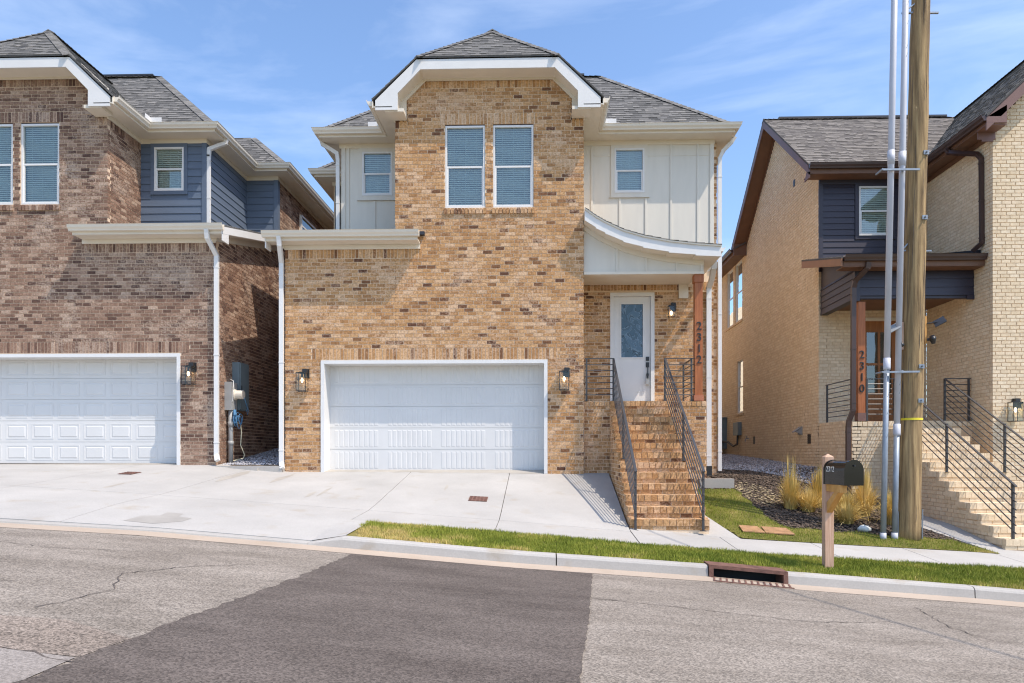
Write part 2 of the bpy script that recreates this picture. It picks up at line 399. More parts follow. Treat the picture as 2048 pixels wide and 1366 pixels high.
BOXF = [(0, 3, 2, 1), (4, 5, 6, 7), (0, 1, 5, 4), (1, 2, 6, 5), (2, 3, 7, 6), (3, 0, 4, 7)]
class MB:
    def __init__(s):
        s.v, s.f, s.t = [], [], []
    def add(s, vs, fs, tone=0.5):
        b = len(s.v)
        s.v.extend(vs)
        for f in fs:
            s.f.append(tuple(b + i for i in f)); s.t.append(tone)
        return s
    def box(s, x0, x1, y0, y1, z0, z1, tone=0.5):
        if x0 > x1: x0, x1 = x1, x0
        if y0 > y1: y0, y1 = y1, y0
        return s.add([(x0, y0, z0), (x1, y0, z0), (x1, y1, z0), (x0, y1, z0), (x0, y0, z1), (x1, y0, z1), (x1, y1, z1), (x0, y1, z1)], BOXF, tone)
    def fb(s, fr, u0, u1, d0, d1, z0, z1, tone=0.5):
        a = fr.p(u0, d0, z0); b = fr.p(u1, d1, z1)
        return s.box(a[0], b[0], a[1], b[1], z0, z1, tone)
    def prism(s, poly, off, tone=0.5):
        n = len(poly)
        vs = [tuple(p) for p in poly] + [(p[0] + off[0], p[1] + off[1], p[2] + off[2]) for p in poly]
        fs = [tuple(range(n - 1, -1, -1)), tuple(range(n, 2 * n))]
        fs += [(i, (i + 1) % n, n + (i + 1) % n, n + i) for i in range(n)]
        return s.add(vs, fs, tone)
    def bar(s, a, b, w, h=None, up=(0, 0, 1), tone=0.5):
        h = h or w
        a, b = Vector(a), Vector(b)
        d = (b - a).normalized()
        u = Vector(up)
        if abs(d.dot(u)) > 0.98: u = Vector((0, 1, 0))
        r = d.cross(u).normalized(); t = r.cross(d).normalized()
        vs = []
        for p in (a, b):
            for i, j in ((-1, -1), (1, -1), (1, 1), (-1, 1)):
                vs.append(tuple(p + r * i * w / 2 + t * j * h / 2))
        return s.add(vs, BOXF, tone)
    def tube(s, pts, rad, n=10, tone=0.5, caps=True):
        pts = [Vector(p) for p in pts]
        rad = rad if isinstance(rad, (list, tuple)) else [rad] * len(pts)
        b = len(s.v)
        pr = None
        for i, p in enumerate(pts):
            d = (pts[min(i + 1, len(pts) - 1)] - pts[max(i - 1, 0)]).normalized()
            if pr is None:
                q = Vector((1, 0, 0)) if abs(d.x) < 0.9 else Vector((0, 1, 0))
                pr = (q - d * q.dot(d)).normalized()
            else:
                pr = (pr - d * pr.dot(d)).normalized()
            w = d.cross(pr)
            for k in range(n):
                a = 2 * math.pi * k / n
                s.v.append(tuple(p + (pr * math.cos(a) + w * math.sin(a)) * rad[i]))
        for i in range(len(pts) - 1):
            for k in range(n):
                s.f.append((b + i * n + k, b + i * n + (k + 1) % n, b + (i + 1) * n + (k + 1) % n, b + (i + 1) * n + k)); s.t.append(tone)
        if caps:
            s.f.append(tuple(b + k for k in range(n - 1, -1, -1))); s.t.append(tone)
            e = b + (len(pts) - 1) * n
            s.f.append(tuple(e + k for k in range(n))); s.t.append(tone)
        return s
    def sweep(s, path, z, prof, side=1):
        """extrude a closed profile [(out, dz)] along a plan path with mitred corners"""
        P = [Vector((p[0], p[1])) for p in path]
        n = len(P); m = len(prof)
        b = len(s.v)
        for i in range(n):
            if i == 0: d = (P[1] - P[0]).normalized(); nn = Vector((d.y, -d.x)) * side; k = nn
            elif i == n - 1: d = (P[-1] - P[-2]).normalized(); nn = Vector((d.y, -d.x)) * side; k = nn
            else:
                d1 = (P[i] - P[i - 1]).normalized(); d2 = (P[i + 1] - P[i]).normalized()
                n1 = Vector((d1.y, -d1.x)) * side; n2 = Vector((d2.y, -d2.x)) * side
                k = (n1 + n2); k = k / max(0.2, k.dot(n1))
            for o, dz in prof:
                q = P[i] + k * o
                s.v.append((q.x, q.y, z + dz))
        for i in range(n - 1):
            for k in range(m):
                s.f.append((b + i * m + k, b + i * m + (k + 1) % m, b + (i + 1) * m + (k + 1) % m, b + (i + 1) * m + k)); s.t.append(0.5)
        s.f.append(tuple(b + k for k in range(m))); s.t.append(0.5)
        s.f.append(tuple(b + (n - 1) * m + k for k in range(m - 1, -1, -1))); s.t.append(0.5)
        return s
    def build(s, name, m, parent=None, kind=None, smooth=False, label=None):
        if not s.f: return None
        o3 = ORG.get(parent.name, (0, 0, 0)) if parent else (0, 0, 0)
        me = bpy.data.meshes.new(name)
        me.from_pydata([(a - o3[0], b - o3[1], c - o3[2]) for a, b, c in s.v], [], s.f)
        at = me.attributes.new('tone', 'FLOAT', 'FACE')
        at.data.foreach_set('value', s.t)
        if smooth: me.polygons.foreach_set('use_smooth', [True] * len(s.f))
        me.materials.append(m)
        me.update()
        o = bpy.data.objects.new(name, me)
        COL.objects.link(o)
        if parent:
            o.parent = parent
        ORG[o.name] = o3
        if kind: o['kind'] = kind
        if label: o['label'] = label
        return o

def root(name, loc, label, cat, group=None):
    o = bpy.data.objects.new(name, None)
    o.empty_display_size = 0.2
    COL.objects.link(o)
    o.location = loc
    ORG[o.name] = tuple(loc)
    o['label'] = label; o['category'] = cat
    if group: o['group'] = group
    return o
def tag(o, label, cat=None, group=None, kind=None):
    if label: o['label'] = label
    if cat: o['category'] = cat
    if group: o['group'] = group
    if kind: o['kind'] = kind
    return o
def structure(o):
    o['kind'] = 'structure'
    return o
def copy_tree(o, parent=None):
    c = o.copy(); COL.objects.link(c); c.parent = parent
    ORG[c.name] = ORG.get(o.name, (0, 0, 0))
    for ch in list(o.children): copy_tree(ch, c)
    return c

# ------------------------------------------------------------------ brickwork
PITCH, COURSE, JOINT = 0.203, 0.0790, 0.0155
class Bricks:
    def __init__(s): s.items = []
    def put(s, fr, u0, u1, z0, z1, tone=None, proud=0.0):
        if u1 - u0 < 0.025: return
        if tone is None:
            tone = random.random()
        s.items.append((fr, u0, u1, z0, z1, tone, proud + random.uniform(-0.0015, 0.002)))
    def run(s, fr, z0, z1, regions, holes=(), phase=0.0, zbase=None):
        """running bond; regions(z) -> [(u0, u1)]; holes = [(u0, u1, z0, z1)]"""
        zb = z0 if zbase is None else zbase
        k = int(math.floor((z0 - zb) / COURSE))
        while zb + k * COURSE < z1 - 0.02:
            a, b = zb + k * COURSE, zb + (k + 1) * COURSE - JOINT
            zm = (a + b) / 2
            iv = list(regions(zm))
            for h in holes:
                if b > h[2] + 0.012 and a < h[3] - 0.012:
                    nv = []
                    for p, q in iv:
                        if h[1] <= p or h[0] >= q: nv.append((p, q)); continue
                        if h[0] > p: nv.append((p, h[0] - 0.004))
                        if h[1] < q: nv.append((h[1] + 0.004, q))
                    iv = nv
            off = phase + (k % 2) * PITCH / 2 + 0.02 * math.sin(k * 2.7)
            for p, q in iv:
                j = math.floor((p - off) / PITCH)
                while off + j * PITCH < q:
                    x0, x1 = off + j * PITCH, off + (j + 1) * PITCH - JOINT
                    x0 += random.uniform(-.002, .002)
                    x0, x1 = max(x0, p), min(x1, q)
                    if x1 - x0 > 0.03: s.put(fr, x0, x1, a + random.uniform(-.0015, .0015), b)
                    j += 1
            k += 1
    def soldier(s, fr, u0, u1, z0, z1, w=0.078, proud=0.0):
        n = max(1, round((u1 - u0) / w)); w = (u1 - u0) / n
        for i in range(n):
            s.put(fr, u0 + i * w + JOINT / 2, u0 + (i + 1) * w - JOINT / 2, z0, z1 - JOINT, proud=proud)
    def finish(s, house, wall, m, limit=300, dep=0.095):
        sc_ = []
        for i, (fr, u0, u1, z0, z1, t, pr) in enumerate(s.items):
            c = fr.p((u0 + u1) / 2, 0, (z0 + z1) / 2)
            a = fr.p(u0, 0, z0); b = fr.p(u1, 0, z1)
            pa, pb = proj(*a), proj(*b)
            val = 0
            if pa and pb and 8 < pa[0] < 2035 and 8 < pb[0] < 2035 and 5 < pa[1] < 1355:
                facing = fr.k == 'F' or (fr.k == 'L' and c[0] > 0) or (fr.k == 'R' and c[0] < 0)
                if facing: val = abs(pa[0] - pb[0]) * abs((z1 - z0) * pa[2])
            sc_.append((round(val / 12) , random.random(), i, val))
        sc_.sort(reverse=True)
        pick = set(i for v, _, i, val in sc_[:limit] if val > 20)
        rest = MB(); cache = {}
        F5 = [(0, 1, 5, 4), (0, 3, 2, 1), (4, 5, 6, 7), (1, 2, 6, 5), (3, 0, 4, 7)]
        for i, (fr, u0, u1, z0, z1, t, pr) in enumerate(s.items):
            if i not in pick:
                vs = [fr.p(u, d, z) for z in (z0, z1) for (u, d) in ((u0, -pr), (u1, -pr), (u1, dep), (u0, dep))]
                rest.add(vs, F5, t)
            else:
                w = math.floor((u1 - u0) * 200) / 200; h = round((z1 - z0) * 400) / 400; tq = round(t * 24) / 24
                key = (fr.k, w, h, tq)
                if key not in cache:
                    me = bpy.data.meshes.new('brick')
                    f0 = Fr(fr.k, 0)
                    vs = [f0.p(u, d, z) for z in (-h / 2, h / 2) for (u, d) in ((-w / 2, 0), (w / 2, 0), (w / 2, dep), (-w / 2, dep))]
                    me.from_pydata(vs, [], F5)
                    at = me.attributes.new('tone', 'FLOAT', 'FACE'); at.data.foreach_set('value', [tq] * 5)
                    me.materials.append(m)
                    cache[key] = me
                o = bpy.data.objects.new('brick', cache[key])
                COL.objects.link(o); o.parent = wall
                g = ORG[wall.name]; c = fr.p((u0 + u1) / 2, -pr, (z0 + z1) / 2)
                o.location = (c[0] - g[0], c[1] - g[1], c[2] - g[2])
        rest.build('brick', m, wall, kind='stuff')

def core(mb, fr, u0, u1, z0, z1, holes=(), d0=0.009, d1=0.2):
    us = sorted(set([u0, u1] + [min(max(h[0], u0), u1) for h in holes] + [min(max(h[1], u0), u1) for h in holes]))
    zs = sorted(set([z0, z1] + [min(max(h[2], z0), z1) for h in holes] + [min(max(h[3], z0), z1) for h in holes]))
    for i in range(len(us) - 1):
        for j in range(len(zs) - 1):
            um, zm = (us[i] + us[i + 1]) / 2, (zs[j] + zs[j + 1]) / 2
            if us[i + 1] - us[i] < 1e-4 or zs[j + 1] - zs[j] < 1e-4: continue
            if any(h[0] < um < h[1] and h[2] < zm < h[3] for h in holes): continue
            mb.fb(fr, us[i], us[i + 1], d0, d1, zs[j], zs[j + 1])

# ------------------------------------------------------------------ roofs
def clip(poly, conv):
    out = poly
    n = len(conv)
    for i in range(n):
        a, b = conv[i], conv[(i + 1) % n]
        inp, out = out, []
        if not inp: break
        def side(p): return (b[0] - a[0]) * (p[1] - a[1]) - (b[1] - a[1]) * (p[0] - a[0])
        for j in range(len(inp)):
            p, q = inp[j], inp[(j + 1) % len(inp)]
            sp, sq = side(p), side(q)
            if sp >= 0: out.append(p)
            if sp * sq < 0:
                t = sp / (sp - sq); out.append((p[0] + (q[0] - p[0]) * t, p[1] + (q[1] - p[1]) * t))
    return out

class Roof:
    def __init__(s, house, m, body=0.06):
        s.base = MB(); s.tabs = []; s.m = m; s.house = house; s.body = body; s.caps = MB()
    def plane(s, pts, tabs=True):
        """pts: convex planar polygon, pts[0]->pts[1] along the eave"""
        P = [Vector(p) for p in pts]
        u = (P[1] - P[0]).normalized()
        nrm = None
        for i in range(2, len(P)):
            c = (P[1] - P[0]).cross(P[i] - P[0])
            if c.length > 1e-4: nrm = c.normalized(); break
        if nrm.z < 0: nrm = -nrm
        v = nrm.cross(u)
        if v.z < 0: v = -v; u = -u
        O = P[0]
        q = [((p - O).dot(u), (p - O).dot(v)) for p in P]
        area = sum(q[i][0] * q[(i + 1) % len(q)][1] - q[(i + 1) % len(q)][0] * q[i][1] for i in range(len(q)))
        if area < 0: q = q[::-1]
        s.base.prism([tuple(p) for p in P], (0, 0, -s.body), 0.25)
        if not tabs: return
        E = 0.143
        v0, v1 = min(a[1] for a in q), max(a[1] for a in q)
        u0, u1 = min(a[0] for a in q), max(a[0] for a in q)
        r = 0
        vv = v0 - 0.02
        while vv < v1:
            x = u0 - random.random() * 0.3
            while x < u1:
                w = random.choice((0.08, 0.11, 0.14, 0.17, 0.20)) * random.uniform(0.9, 1.1)
                hi = random.random() < 0.5
                th = 0.013 if hi else 0.006
                c = clip([(x, vv), (x + w, vv), (x + w, vv + E), (x, vv + E)], q)
                if len(c) >= 3:
                    ar = abs(sum(c[i][0] * c[(i + 1) % len(c)][1] - c[(i + 1) % len(c)][0] * c[i][1] for i in range(len(c)))) / 2
                    if ar > 0.0012:
                        top = [O + u * a + v * b + nrm * (th * (1 - (b - vv) / E) + 0.003 + (0.0015 if hi else 0)) for a, b in c]
                        bot = [O + u * a + v * b for a, b in c]
                        tone = min(1, max(0, random.gauss(0.66 if hi else 0.38, 0.10)))
                        s.tabs.append((top, bot, tone, ar))
                x += w
            vv += E; r += 1
    def ridge(s, a, b, w=0.15):
        a, b = Vector(a), Vector(b)
        L = (b - a).length; n = max(1, int(L / 0.14)); d = (b - a) / n
        h = Vector((d.y, -d.x, 0)).normalized()
        for i in range(n):
            p, q = a + d * i, a + d * (i + 1.25)
            t = random.uniform(0.35, 0.8)
            lift = Vector((0, 0, 0.03)); lo = Vector((0, 0, 0.012))
            dz = Vector((0, 0, -w * 0.55))
            vs = [p + lift, q + lo, q + lo + h * w + dz, p + lift + h * w + dz, q + lo - h * w + dz, p + lift - h * w + dz,
                  p + h * w + dz, p - h * w + dz, p]
            s.caps.add([tuple(x) for x in vs], [(0, 1, 2, 3), (1, 0, 5, 4), (0, 3, 6, 8), (0, 8, 7, 5)], t)
    def finish(s, limit=300):
        roof = s.base.build('roof', s.m, s.house)
        sc_ = []
        for i, (top, bot, tone, ar) in enumerate(s.tabs):
            c = sum(top, Vector()) / len(top); pp = proj(*c)
            val = 0
            n = (top[1] - top[0]).cross(top[-1] - top[0]).normalized()
            if pp and 8 < pp[0] < 2040 and 5 < pp[1] < 1300 and ar > 0.018 and len(top) == 4:
                if n.z < 0: n = -n
                fac = -n.dot(c.normalized())
                val = max(0, fac) * ar * pp[2] ** 2
            sc_.append((val, i))
        sc_.sort(reverse=True)
        pick = set(i for v, i in sc_[:limit] if v > 12)
        rest = MB()
        for i, (top, bot, tone, ar) in enumerate(s.tabs):
            n = len(top)
            fs = [tuple(range(n))] + [(k, n + k, n + (k + 1) % n, (k + 1) % n) for k in range(n)]
            vs = [tuple(p) for p in top] + [tuple(p) for p in bot]
            if i in pick: MB().add(vs, fs, tone).build('shingle', s.m, roof)
            else: rest.add(vs, fs, tone)
        rest.build('shingle', s.m, roof, kind='stuff')
        if s.caps.f: s.caps.build('ridge_cap', s.m, roof, kind='stuff')
        return roof

K_GUT = [(0, 0.0), (0, -0.125), (0.075, -0.125), (0.082, -0.095), (0.115, -0.055), (0.125, -0.01), (0.135, 0.0), (0.118, 0.003), (0.11, -0.03), (0.01, -0.03)]

def downspout(house, pts, m, w=0.085, d=0.065, label=None):
    mb = MB()
    for i in range(len(pts) - 1):
        a, b = Vector(pts[i]), Vector(pts[i + 1])
        e = (b - a).normalized() * 0.02
        mb.bar(a - (e if i else e * 0), b + e, w, d, up=(0, 1, 0) if abs((b - a).normalized().z) > 0.3 else (0, 0, 1))
    # straps
    for i in range(len(pts) - 1):
        a, b = Vector(pts[i]), Vector(pts[i + 1])
        if (b - a).length > 1.5:
            for t in (0.06, 0.5, 0.94):
                p = a.lerp(b, t); dd = (b - a).normalized() * 0.012
                mb.bar(p - dd, p + dd, w + 0.012, d + 0.012, up=(0, 1, 0))
    return mb.build('downspout', m, house, label=label)

def window(house, fr, u0, u1, z0, z1, d=0.07, blind=True, frame=0.04, fm=None, label=None, slat=0.047):
    fm = fm or M_WHITE
    f = MB()
    f.fb(fr, u0, u1, d - 0.03, d + 0.05, z1 - frame, z1)
    f.fb(fr, u0, u1, d - 0.035, d + 0.05, z0, z0 + frame)
    f.fb(fr, u0, u0 + frame, d - 0.028, d + 0.05, z0 + frame, z1 - frame)
    f.fb(fr, u1 - frame, u1, d - 0.028, d + 0.05, z0 + frame, z1 - frame)
    w = f.build('window', fm, house, label=label)
    zm = z0 + (z1 - z0) * 0.5
    s = MB()
    a, b = u0 + frame, u1 - frame
    s.fb(fr, a, b, d - 0.015, d + 0.02, zm - 0.02, zm + 0.02)
    for (q0, q1) in ((a, a + 0.03), (b - 0.03, b)):
        s.fb(fr, q0, q1, d - 0.012, d + 0.02, z0 + frame, zm - 0.02)
    s.fb(fr, a + 0.03, b - 0.03, d - 0.012, d + 0.02, z0 + frame, z0 + frame + 0.03)
    s.build('sash', fm, w)
    for (p0, p1, q0, q1, dd) in ((a + 0.003, b - 0.003, zm + 0.021, z1 - frame - 0.002, d + 0.012), (a + 0.032, b - 0.032, z0 + frame + 0.032, zm - 0.022, d + 0.002)):
        g = MB(); v = [fr.p(p0, dd, q0), fr.p(p1, dd, q0), fr.p(p1, dd, q1), fr.p(p0, dd, q1)]
        g.add(v, [(0, 1, 2, 3)]); g.build('pane', M_GLASS, w)
    if blind:
        bl = MB(); z = z0 + frame
        while z < z1 - frame:
            bl.fb(fr, a, b, d + 0.052, d + 0.072, z, z + 0.004)
            q = [fr.p(a, d + 0.05, z), fr.p(b, d + 0.05, z), fr.p(b, d + 0.072, z + slat * 0.78), fr.p(a, d + 0.072, z + slat * 0.78)]
            bl.add(q, [(0, 1, 2, 3)])
            z += slat
        for t in (0.2, 0.5, 0.8):
            u = a + (b - a) * t
            bl.fb(fr, u - 0.003, u + 0.003, d + 0.047, d + 0.0485, z0 + frame, z1 - frame)
        bl.build('blind', M_BLIND, w)
    r = MB()
    r.fb(fr, u0 - 0.02, u1 + 0.02, d + 0.10, d + 0.11, z0 - 0.02, z1 + 0.02)
    r.build('dark_room_backing', M_DARK, w)  # dark sheet close behind the glass, painted as the unlit room
    return w

def text_mesh(txt, size, ext, origin, m, name, parent, vertical=False, rot=(R(90), 0, 0)):
    cu = bpy.data.curves.new('txt', 'FONT')
    cu.body = txt; cu.size = size; cu.extrude = ext; cu.align_x = 'CENTER'; cu.align_y = 'CENTER'
    to = bpy.data.objects.new('txt', cu)
    COL.objects.link(to)
    dg = bpy.context.evaluated_depsgraph_get()
    me = bpy.data.meshes.new_from_object(to.evaluated_get(dg))
    bpy.data.objects.remove(to)
    me.materials.clear(); me.materials.append(m)
    o = bpy.data.objects.new(name, me)
    COL.objects.link(o)
    g = ORG.get(parent.name, (0, 0, 0))
    o.parent = parent
    o.location = (origin[0] - g[0], origin[1] - g[1], origin[2] - g[2])
    o.rotation_euler = rot
    ORG[o.name] = g
    return o

# ------------------------------------------------------------------ ground heights
GX = [-30, -7.12, -5.12, -3.18, -.39, 2.11, 3.11, 5.49, 6.07, 30]
GZ = [.45, -.916, -1.025, -1.181, -1.412, -1.577, -1.667, -1.838, -1.885, -3.8]
SX = [-30, -7, -4, -.46, 1.41, 3.26, 5.09, 7.08, 30]
SZ = [.62, -.71, -.92, -1.178, -1.337, -1.479, -1.583, -1.684, -3.5]
def gk(x): return float(np.interp(x, GX, GZ))
def Sw(x): return float(np.interp(x, SX, SZ))
def Tp(x): return float(np.interp(x, [-30, -7.2, -5.7, 0., 3], [-.2, -.245, -.39, -.43, -.46]))
def road_z(x, y): return gk(x) + .015 * (8.7 - max(y, 4.5)) - .015 * max(0, 4.5 - y) * .9
def walk_z(x, y): return Sw(x) + .07 * (y - 10.5) / 1.25
def drive_z(x, y):
    if y > 11.75:
        f = Sw(x) + .07
        return f + (Tp(x) - f) * (y - 11.75) / 3.55
    if y < 10.5:
        return gk(x) + .035 + (Sw(x) - gk(x) - .035) * (y - 9.08) / 1.42
    return walk_z(x, y)
def kerb_top(x): return gk(x) + .15
def strip_z(x, y):
    t = min(1, max(0, (y - 9.18) / 1.32))
    return kerb_top(x) * (1 - t) + Sw(x) * t + 0.0
YR = [11.75, 13.5, 15.3, 16.6, 17.9, 28]
YC = [2.8, 4.1, 5.5, 7.0, 7.9]
YT = [None, [-1.02, -1.08, -1.2, -1.34, -1.40], [-.74, -.72, -.86, -1.10, -1.22], [-.50, -.50, -.56, -.72, -.9], [-.42, -.42, -.41, -.345, -.35], [.05, .05, .06, .06, .06]]
def yard_z(x, y):
    rows = [[Sw(c) + .07 for c in YC]] + YT[1:]
    vals = [float(np.interp(x, YC, r)) for r in rows]
    return float(np.interp(y, YR, vals))

def sheet(f, x0, x1, y0, y1, nx, ny, dz=0.0, inside=None, thick=0.0):
    mb = MB()
    xs = np.linspace(x0, x1, nx + 1); ys = np.linspace(y0, y1, ny + 1)
    for x in xs:
        for y in ys: mb.v.append((float(x), float(y), f(float(x), float(y)) + dz))
    for i in range(nx):
        for j in range(ny):
            if inside and not inside((xs[i] + xs[i + 1]) / 2, (ys[j] + ys[j + 1]) / 2): continue
            a = i * (ny + 1) + j
            mb.f.append((a, a + ny + 1, a + ny + 2, a + 1)); mb.t.append(0.5)
    if thick:
        b = len(mb.v)
        ring = [i * (ny + 1) for i in range(nx + 1)] + [nx * (ny + 1) + j for j in range(1, ny + 1)] + [i * (ny + 1) + ny for i in range(nx - 1, -1, -1)] + [j for j in range(ny - 1, 0, -1)]
        for k in ring:
            p = mb.v[k]; mb.v.append((p[0], p[1], p[2] - thick))
        m = len(ring)
        for k in range(m):
            mb.f.append((ring[k], b + k, b + (k + 1) % m, ring[(k + 1) % m])); mb.t.append(0.5)
    return mb

# far ground: one sheet to the horizon, a little below everything laid on it
def base_z(x, y):
    xx = max(-60, min(60, x))
    z = gk(max(-30, min(30, xx))) - 0.12
    if y > 9: z = min(z + 0, z) 
    if y > 16: z = min(-0.75, z)
    return z
gm = MB()
gx = [-900, -300, -120, -60, -30, -20, -14, -10, -7, -5, -3, -1, 0, 1, 2, 3, 4, 5, 6, 7, 9, 12, 16, 22, 30, 60, 120, 300, 900]
gy = [-900, -300, -100, -40, -20, -8, -4, 0, 4, 8, 9, 10.5, 12, 16.2, 20, 30, 60, 120, 300, 900]
for x in gx:
    for y in gy: gm.v.append((x, y, base_z(x, y)))
for i in range(len(gx) - 1):
    for j in range(len(gy) - 1):
        a = i * len(gy) + j
        gm.f.append((a, a + len(gy), a + len(gy) + 1, a + 1)); gm.t.append(0.6)
structure(gm.build('ground', M_TURF))

structure(sheet(road_z, -30, 30, -2.0, 8.72, 120, 24).build('road', M_ROAD))
road = bpy.data.objects['road']
# newer dark patch across the street, ragged saw edge
pm = MB()
ny = 120
for j in range(ny + 1):
    y = 0.5 + (8.64 - 0.5) * j / ny
    xl = float(np.interp(y, [0, 3.5, 4.7, 6.7, 8.7], [-2.75, -2.68, -2.56, -2.42, -2.36])) + random.uniform(-.025, .025)
    xr = float(np.interp(y, [0, 4.3, 5.7, 8.7], [0.05, .23, .37, .62])) + random.uniform(-.008, .008)
    for k in range(9):
        x = xl + (xr - xl) * k / 8
        pm.v.append((x, y, road_z(x, y) + 0.008))
for j in range(ny):
    for k in range(8):
        a = j * 9 + k
        pm.f.append((a, a + 1, a + 10, a + 9)); pm.t.append(.5)
structure(pm.build('asphalt_patch', M_PATCH))

def ribbon(pts, w, name, f, m, dz=0.006, parent=None, jit=0.025):
    mb = MB(); P = []
    for i in range(len(pts) - 1):
        a, b = pts[i], pts[i + 1]
        n = max(2, int(math.hypot(b[0] - a[0], b[1] - a[1]) / 0.07))
        for k in range(n): P.append((a[0] + (b[0] - a[0]) * k / n + random.uniform(-jit, jit), a[1] + (b[1] - a[1]) * k / n + random.uniform(-jit, jit)))
    P.append(pts[-1])
    for i, p in enumerate(P):
        q = P[min(i + 1, len(P) - 1)]; o = P[max(0, i - 1)]
        d = Vector((q[0] - o[0], q[1] - o[1])).normalized(); nn = Vector((-d.y, d.x))
        ww = w * random.uniform(0.25, 1.0)
        for s_ in (-1, 1):
            x, y = p[0] + nn.x * ww * s_ / 2, p[1] + nn.y * ww * s_ / 2
            mb.v.append((x, y, f(x, y) + dz))
    for i in range(len(P) - 1):
        mb.f.append((2 * i, 2 * i + 1, 2 * i + 3, 2 * i + 2)); mb.t.append(.5)
    return mb.build(name, m, parent)
for c in ([(.5, 7.02), (1.25, 6.89), (1.97, 6.71), (2.54, 6.66), (3.0, 6.85), (3.45, 7.05)], [(-3.9, 4.02), (-3.15, 3.98), (-2.96, 3.96), (-2.62, 3.86)],
          [(-3.6, 4.9), (-3.55, 5.08), (-3.5, 5.6), (-3.85, 6.27), (-3.52, 6.89), (-3.1, 7.3)], [(4.21, 8.04), (4.01, 7.0), (4.09, 6.45), (4.5, 6.3)], [(-6.2, 7.6), (-5.2, 7.3), (-4.4, 7.5)]):
    structure(ribbon(c, 0.017, 'road_crack', road_z, M_CRACK))
# pale cement patch and coarse band in the near left corner of the street
def road_patch(name, pts, m, dz):
    mb = MB(); mb.v = [(x, y, road_z(x, y) + dz) for x, y in pts]; mb.f = [tuple(range(len(pts)))]; mb.t = [.5]
    return structure(mb.build(name, m))
road_patch('coarse_asphalt', [(-2.66, 3.95), (-2.60, 4.35), (-3.2, 4.62), (-4.2, 4.55), (-5.5, 4.7), (-7, 4.5), (-7, 4.0), (-4.5, 3.99)], M_ROAD3, .004)
road_patch('cement_patch', [(-2.69, 3.3), (-2.67, 3.93), (-3.15, 3.97), (-7, 4.05), (-7, 2.2), (-2.7, 2.2)], M_ROAD2, .0055)
# beige gutter pan
structure(sheet(lambda x, y: road_z(x, 8.7) + (y - 8.68) * 0.03, -30, 30, 8.60 + .08, 9.02, 200, 3, 0.004).build('gutter_pan', M_PAN))

# kerb segments with joints
def kerb_piece(x0, x1, low0=1.0, low1=1.0):
    n = max(2, int((x1 - x0) / 0.25)); mb = MB()
    prof = [(9.0, 0.0), (9.012, 0.115), (9.03, 0.14), (9.055, 0.15), (9.18, 0.152), (9.18, -0.15), (9.0, -0.15)]
    for i in range(n + 1):
        t = i / n; x = x0 + (x1 - x0) * t; s_ = low0 + (low1 - low0) * t
        for y, z in prof: mb.v.append((x, y, gk(x) + (z * s_ + 0.02 * (1 - s_) if z > 0 else z)))
    m = len(prof)
    for i in range(n):
        for k in range(m):
            mb.f.append((i * m + k, (i + 1) * m + k, (i + 1) * m + (k + 1) % m, i * m + (k + 1) % m)); mb.t.append(.5)
    mb.f.append(tuple(range(m - 1, -1, -1))); mb.t.append(.5)
    mb.f.append(tuple(n * m + k for k in range(m))); mb.t.append(.5)
    return mb
kerb = structure(kerb_piece(-3.05, -2.60, 0.15, 1.0).build('kerb', M_KERB))
for a, b in ((-2.599, .17), (.185, 2.115), (3.13, 5.46), (5.475, 7.9), (7.915, 10.4), (10.415, 13), (13.015, 30)):
    kerb_piece(a, b).build('kerb_segment', M_KERB, kerb)
lip = MB()
structure(kerb_piece(-30, -3.055, 0.15, 0.15).build('apron_edge', M_KERB))

# driveway slabs (recessed joints between them) and sidewalk slabs
drv = structure(sheet(drive_z, -30, 1.46, 9.16, 15.75, 60, 12, -0.03, inside=lambda x, y: x < -2.6 or y > 10.45).build('driveway', M_SOIL))
J = 0.012
XJ = [-30, -20, -14.5, -11.6, -8.9, -6.45, -2.9, -.72, 1.455]
for i in range(len(XJ) - 1):
    for (ya, yb) in ((9.185, 11.6), (11.6, 15.72)):
        xa, xb = XJ[i] + J / 2, XJ[i + 1] - J / 2
        if ya < 10 and xa > -3.2: ya = 10.5
        m_ = sheet(drive_z, xa, xb, ya + J / 2, yb - J / 2, max(3, int((xb - xa) / .4)), 8, 0.0, thick=0.05)
        m_.build('driveway_slab', M_CONC, drv)
swk = structure(sheet(walk_z, 1.46, 30, 10.52, 11.73, 60, 3, -0.03).build('sidewalk', M_SOIL))
xs_ = [1.46, 2.95, 4.45, 5.95, 7.45, 8.95, 10.5, 12, 14, 20, 30]
for i in range(len(xs_) - 1):
    sheet(walk_z, xs_[i] + J / 2, xs_[i + 1] - J / 2, 10.5, 11.75, 5, 3, 0.0, thick=0.06).build('sidewalk_slab', M_CONC, swk)
fw = sheet(lambda x, y: drive_z(x, y) * (1 - min(1, max(0, (x + 3.05) / .45))) + strip_z(x, y) * min(1, max(0, (x + 3.05) / .45)), -3.05, -2.60, 9.175, 10.52, 8, 10, .005)
fw.build('kerb_flare', M_CONC, kerb)
# flare beside the steps, walk beside the next steps
fl = MB()
fl.prism([(1.47, 11.752, walk_z(1.47, 11.75)), (3.30, 11.752, walk_z(3.3, 11.75)), (2.83, 13.3, -1.0), (1.47, 13.3, -1.0)], (0, 0, -0.08))
fl.build('walk_flare', M_CONC, swk)
nw = MB()
nw.prism([(6.95, 13.6, -1.30), (7.55, 11.752, walk_z(7.55, 11.75)), (9.6, 11.752, walk_z(9.6, 11.75)), (9.6, 13.6, -1.42)], (0, 0, -0.1))
nw.prism([(6.95, 13.605, -1.30), (9.6, 13.605, -1.42), (9.6, 15.9, -1.25), (7.3, 15.9, -1.12)], (0, 0, -0.1))
structure(nw.build('side_walk', M_CONC))

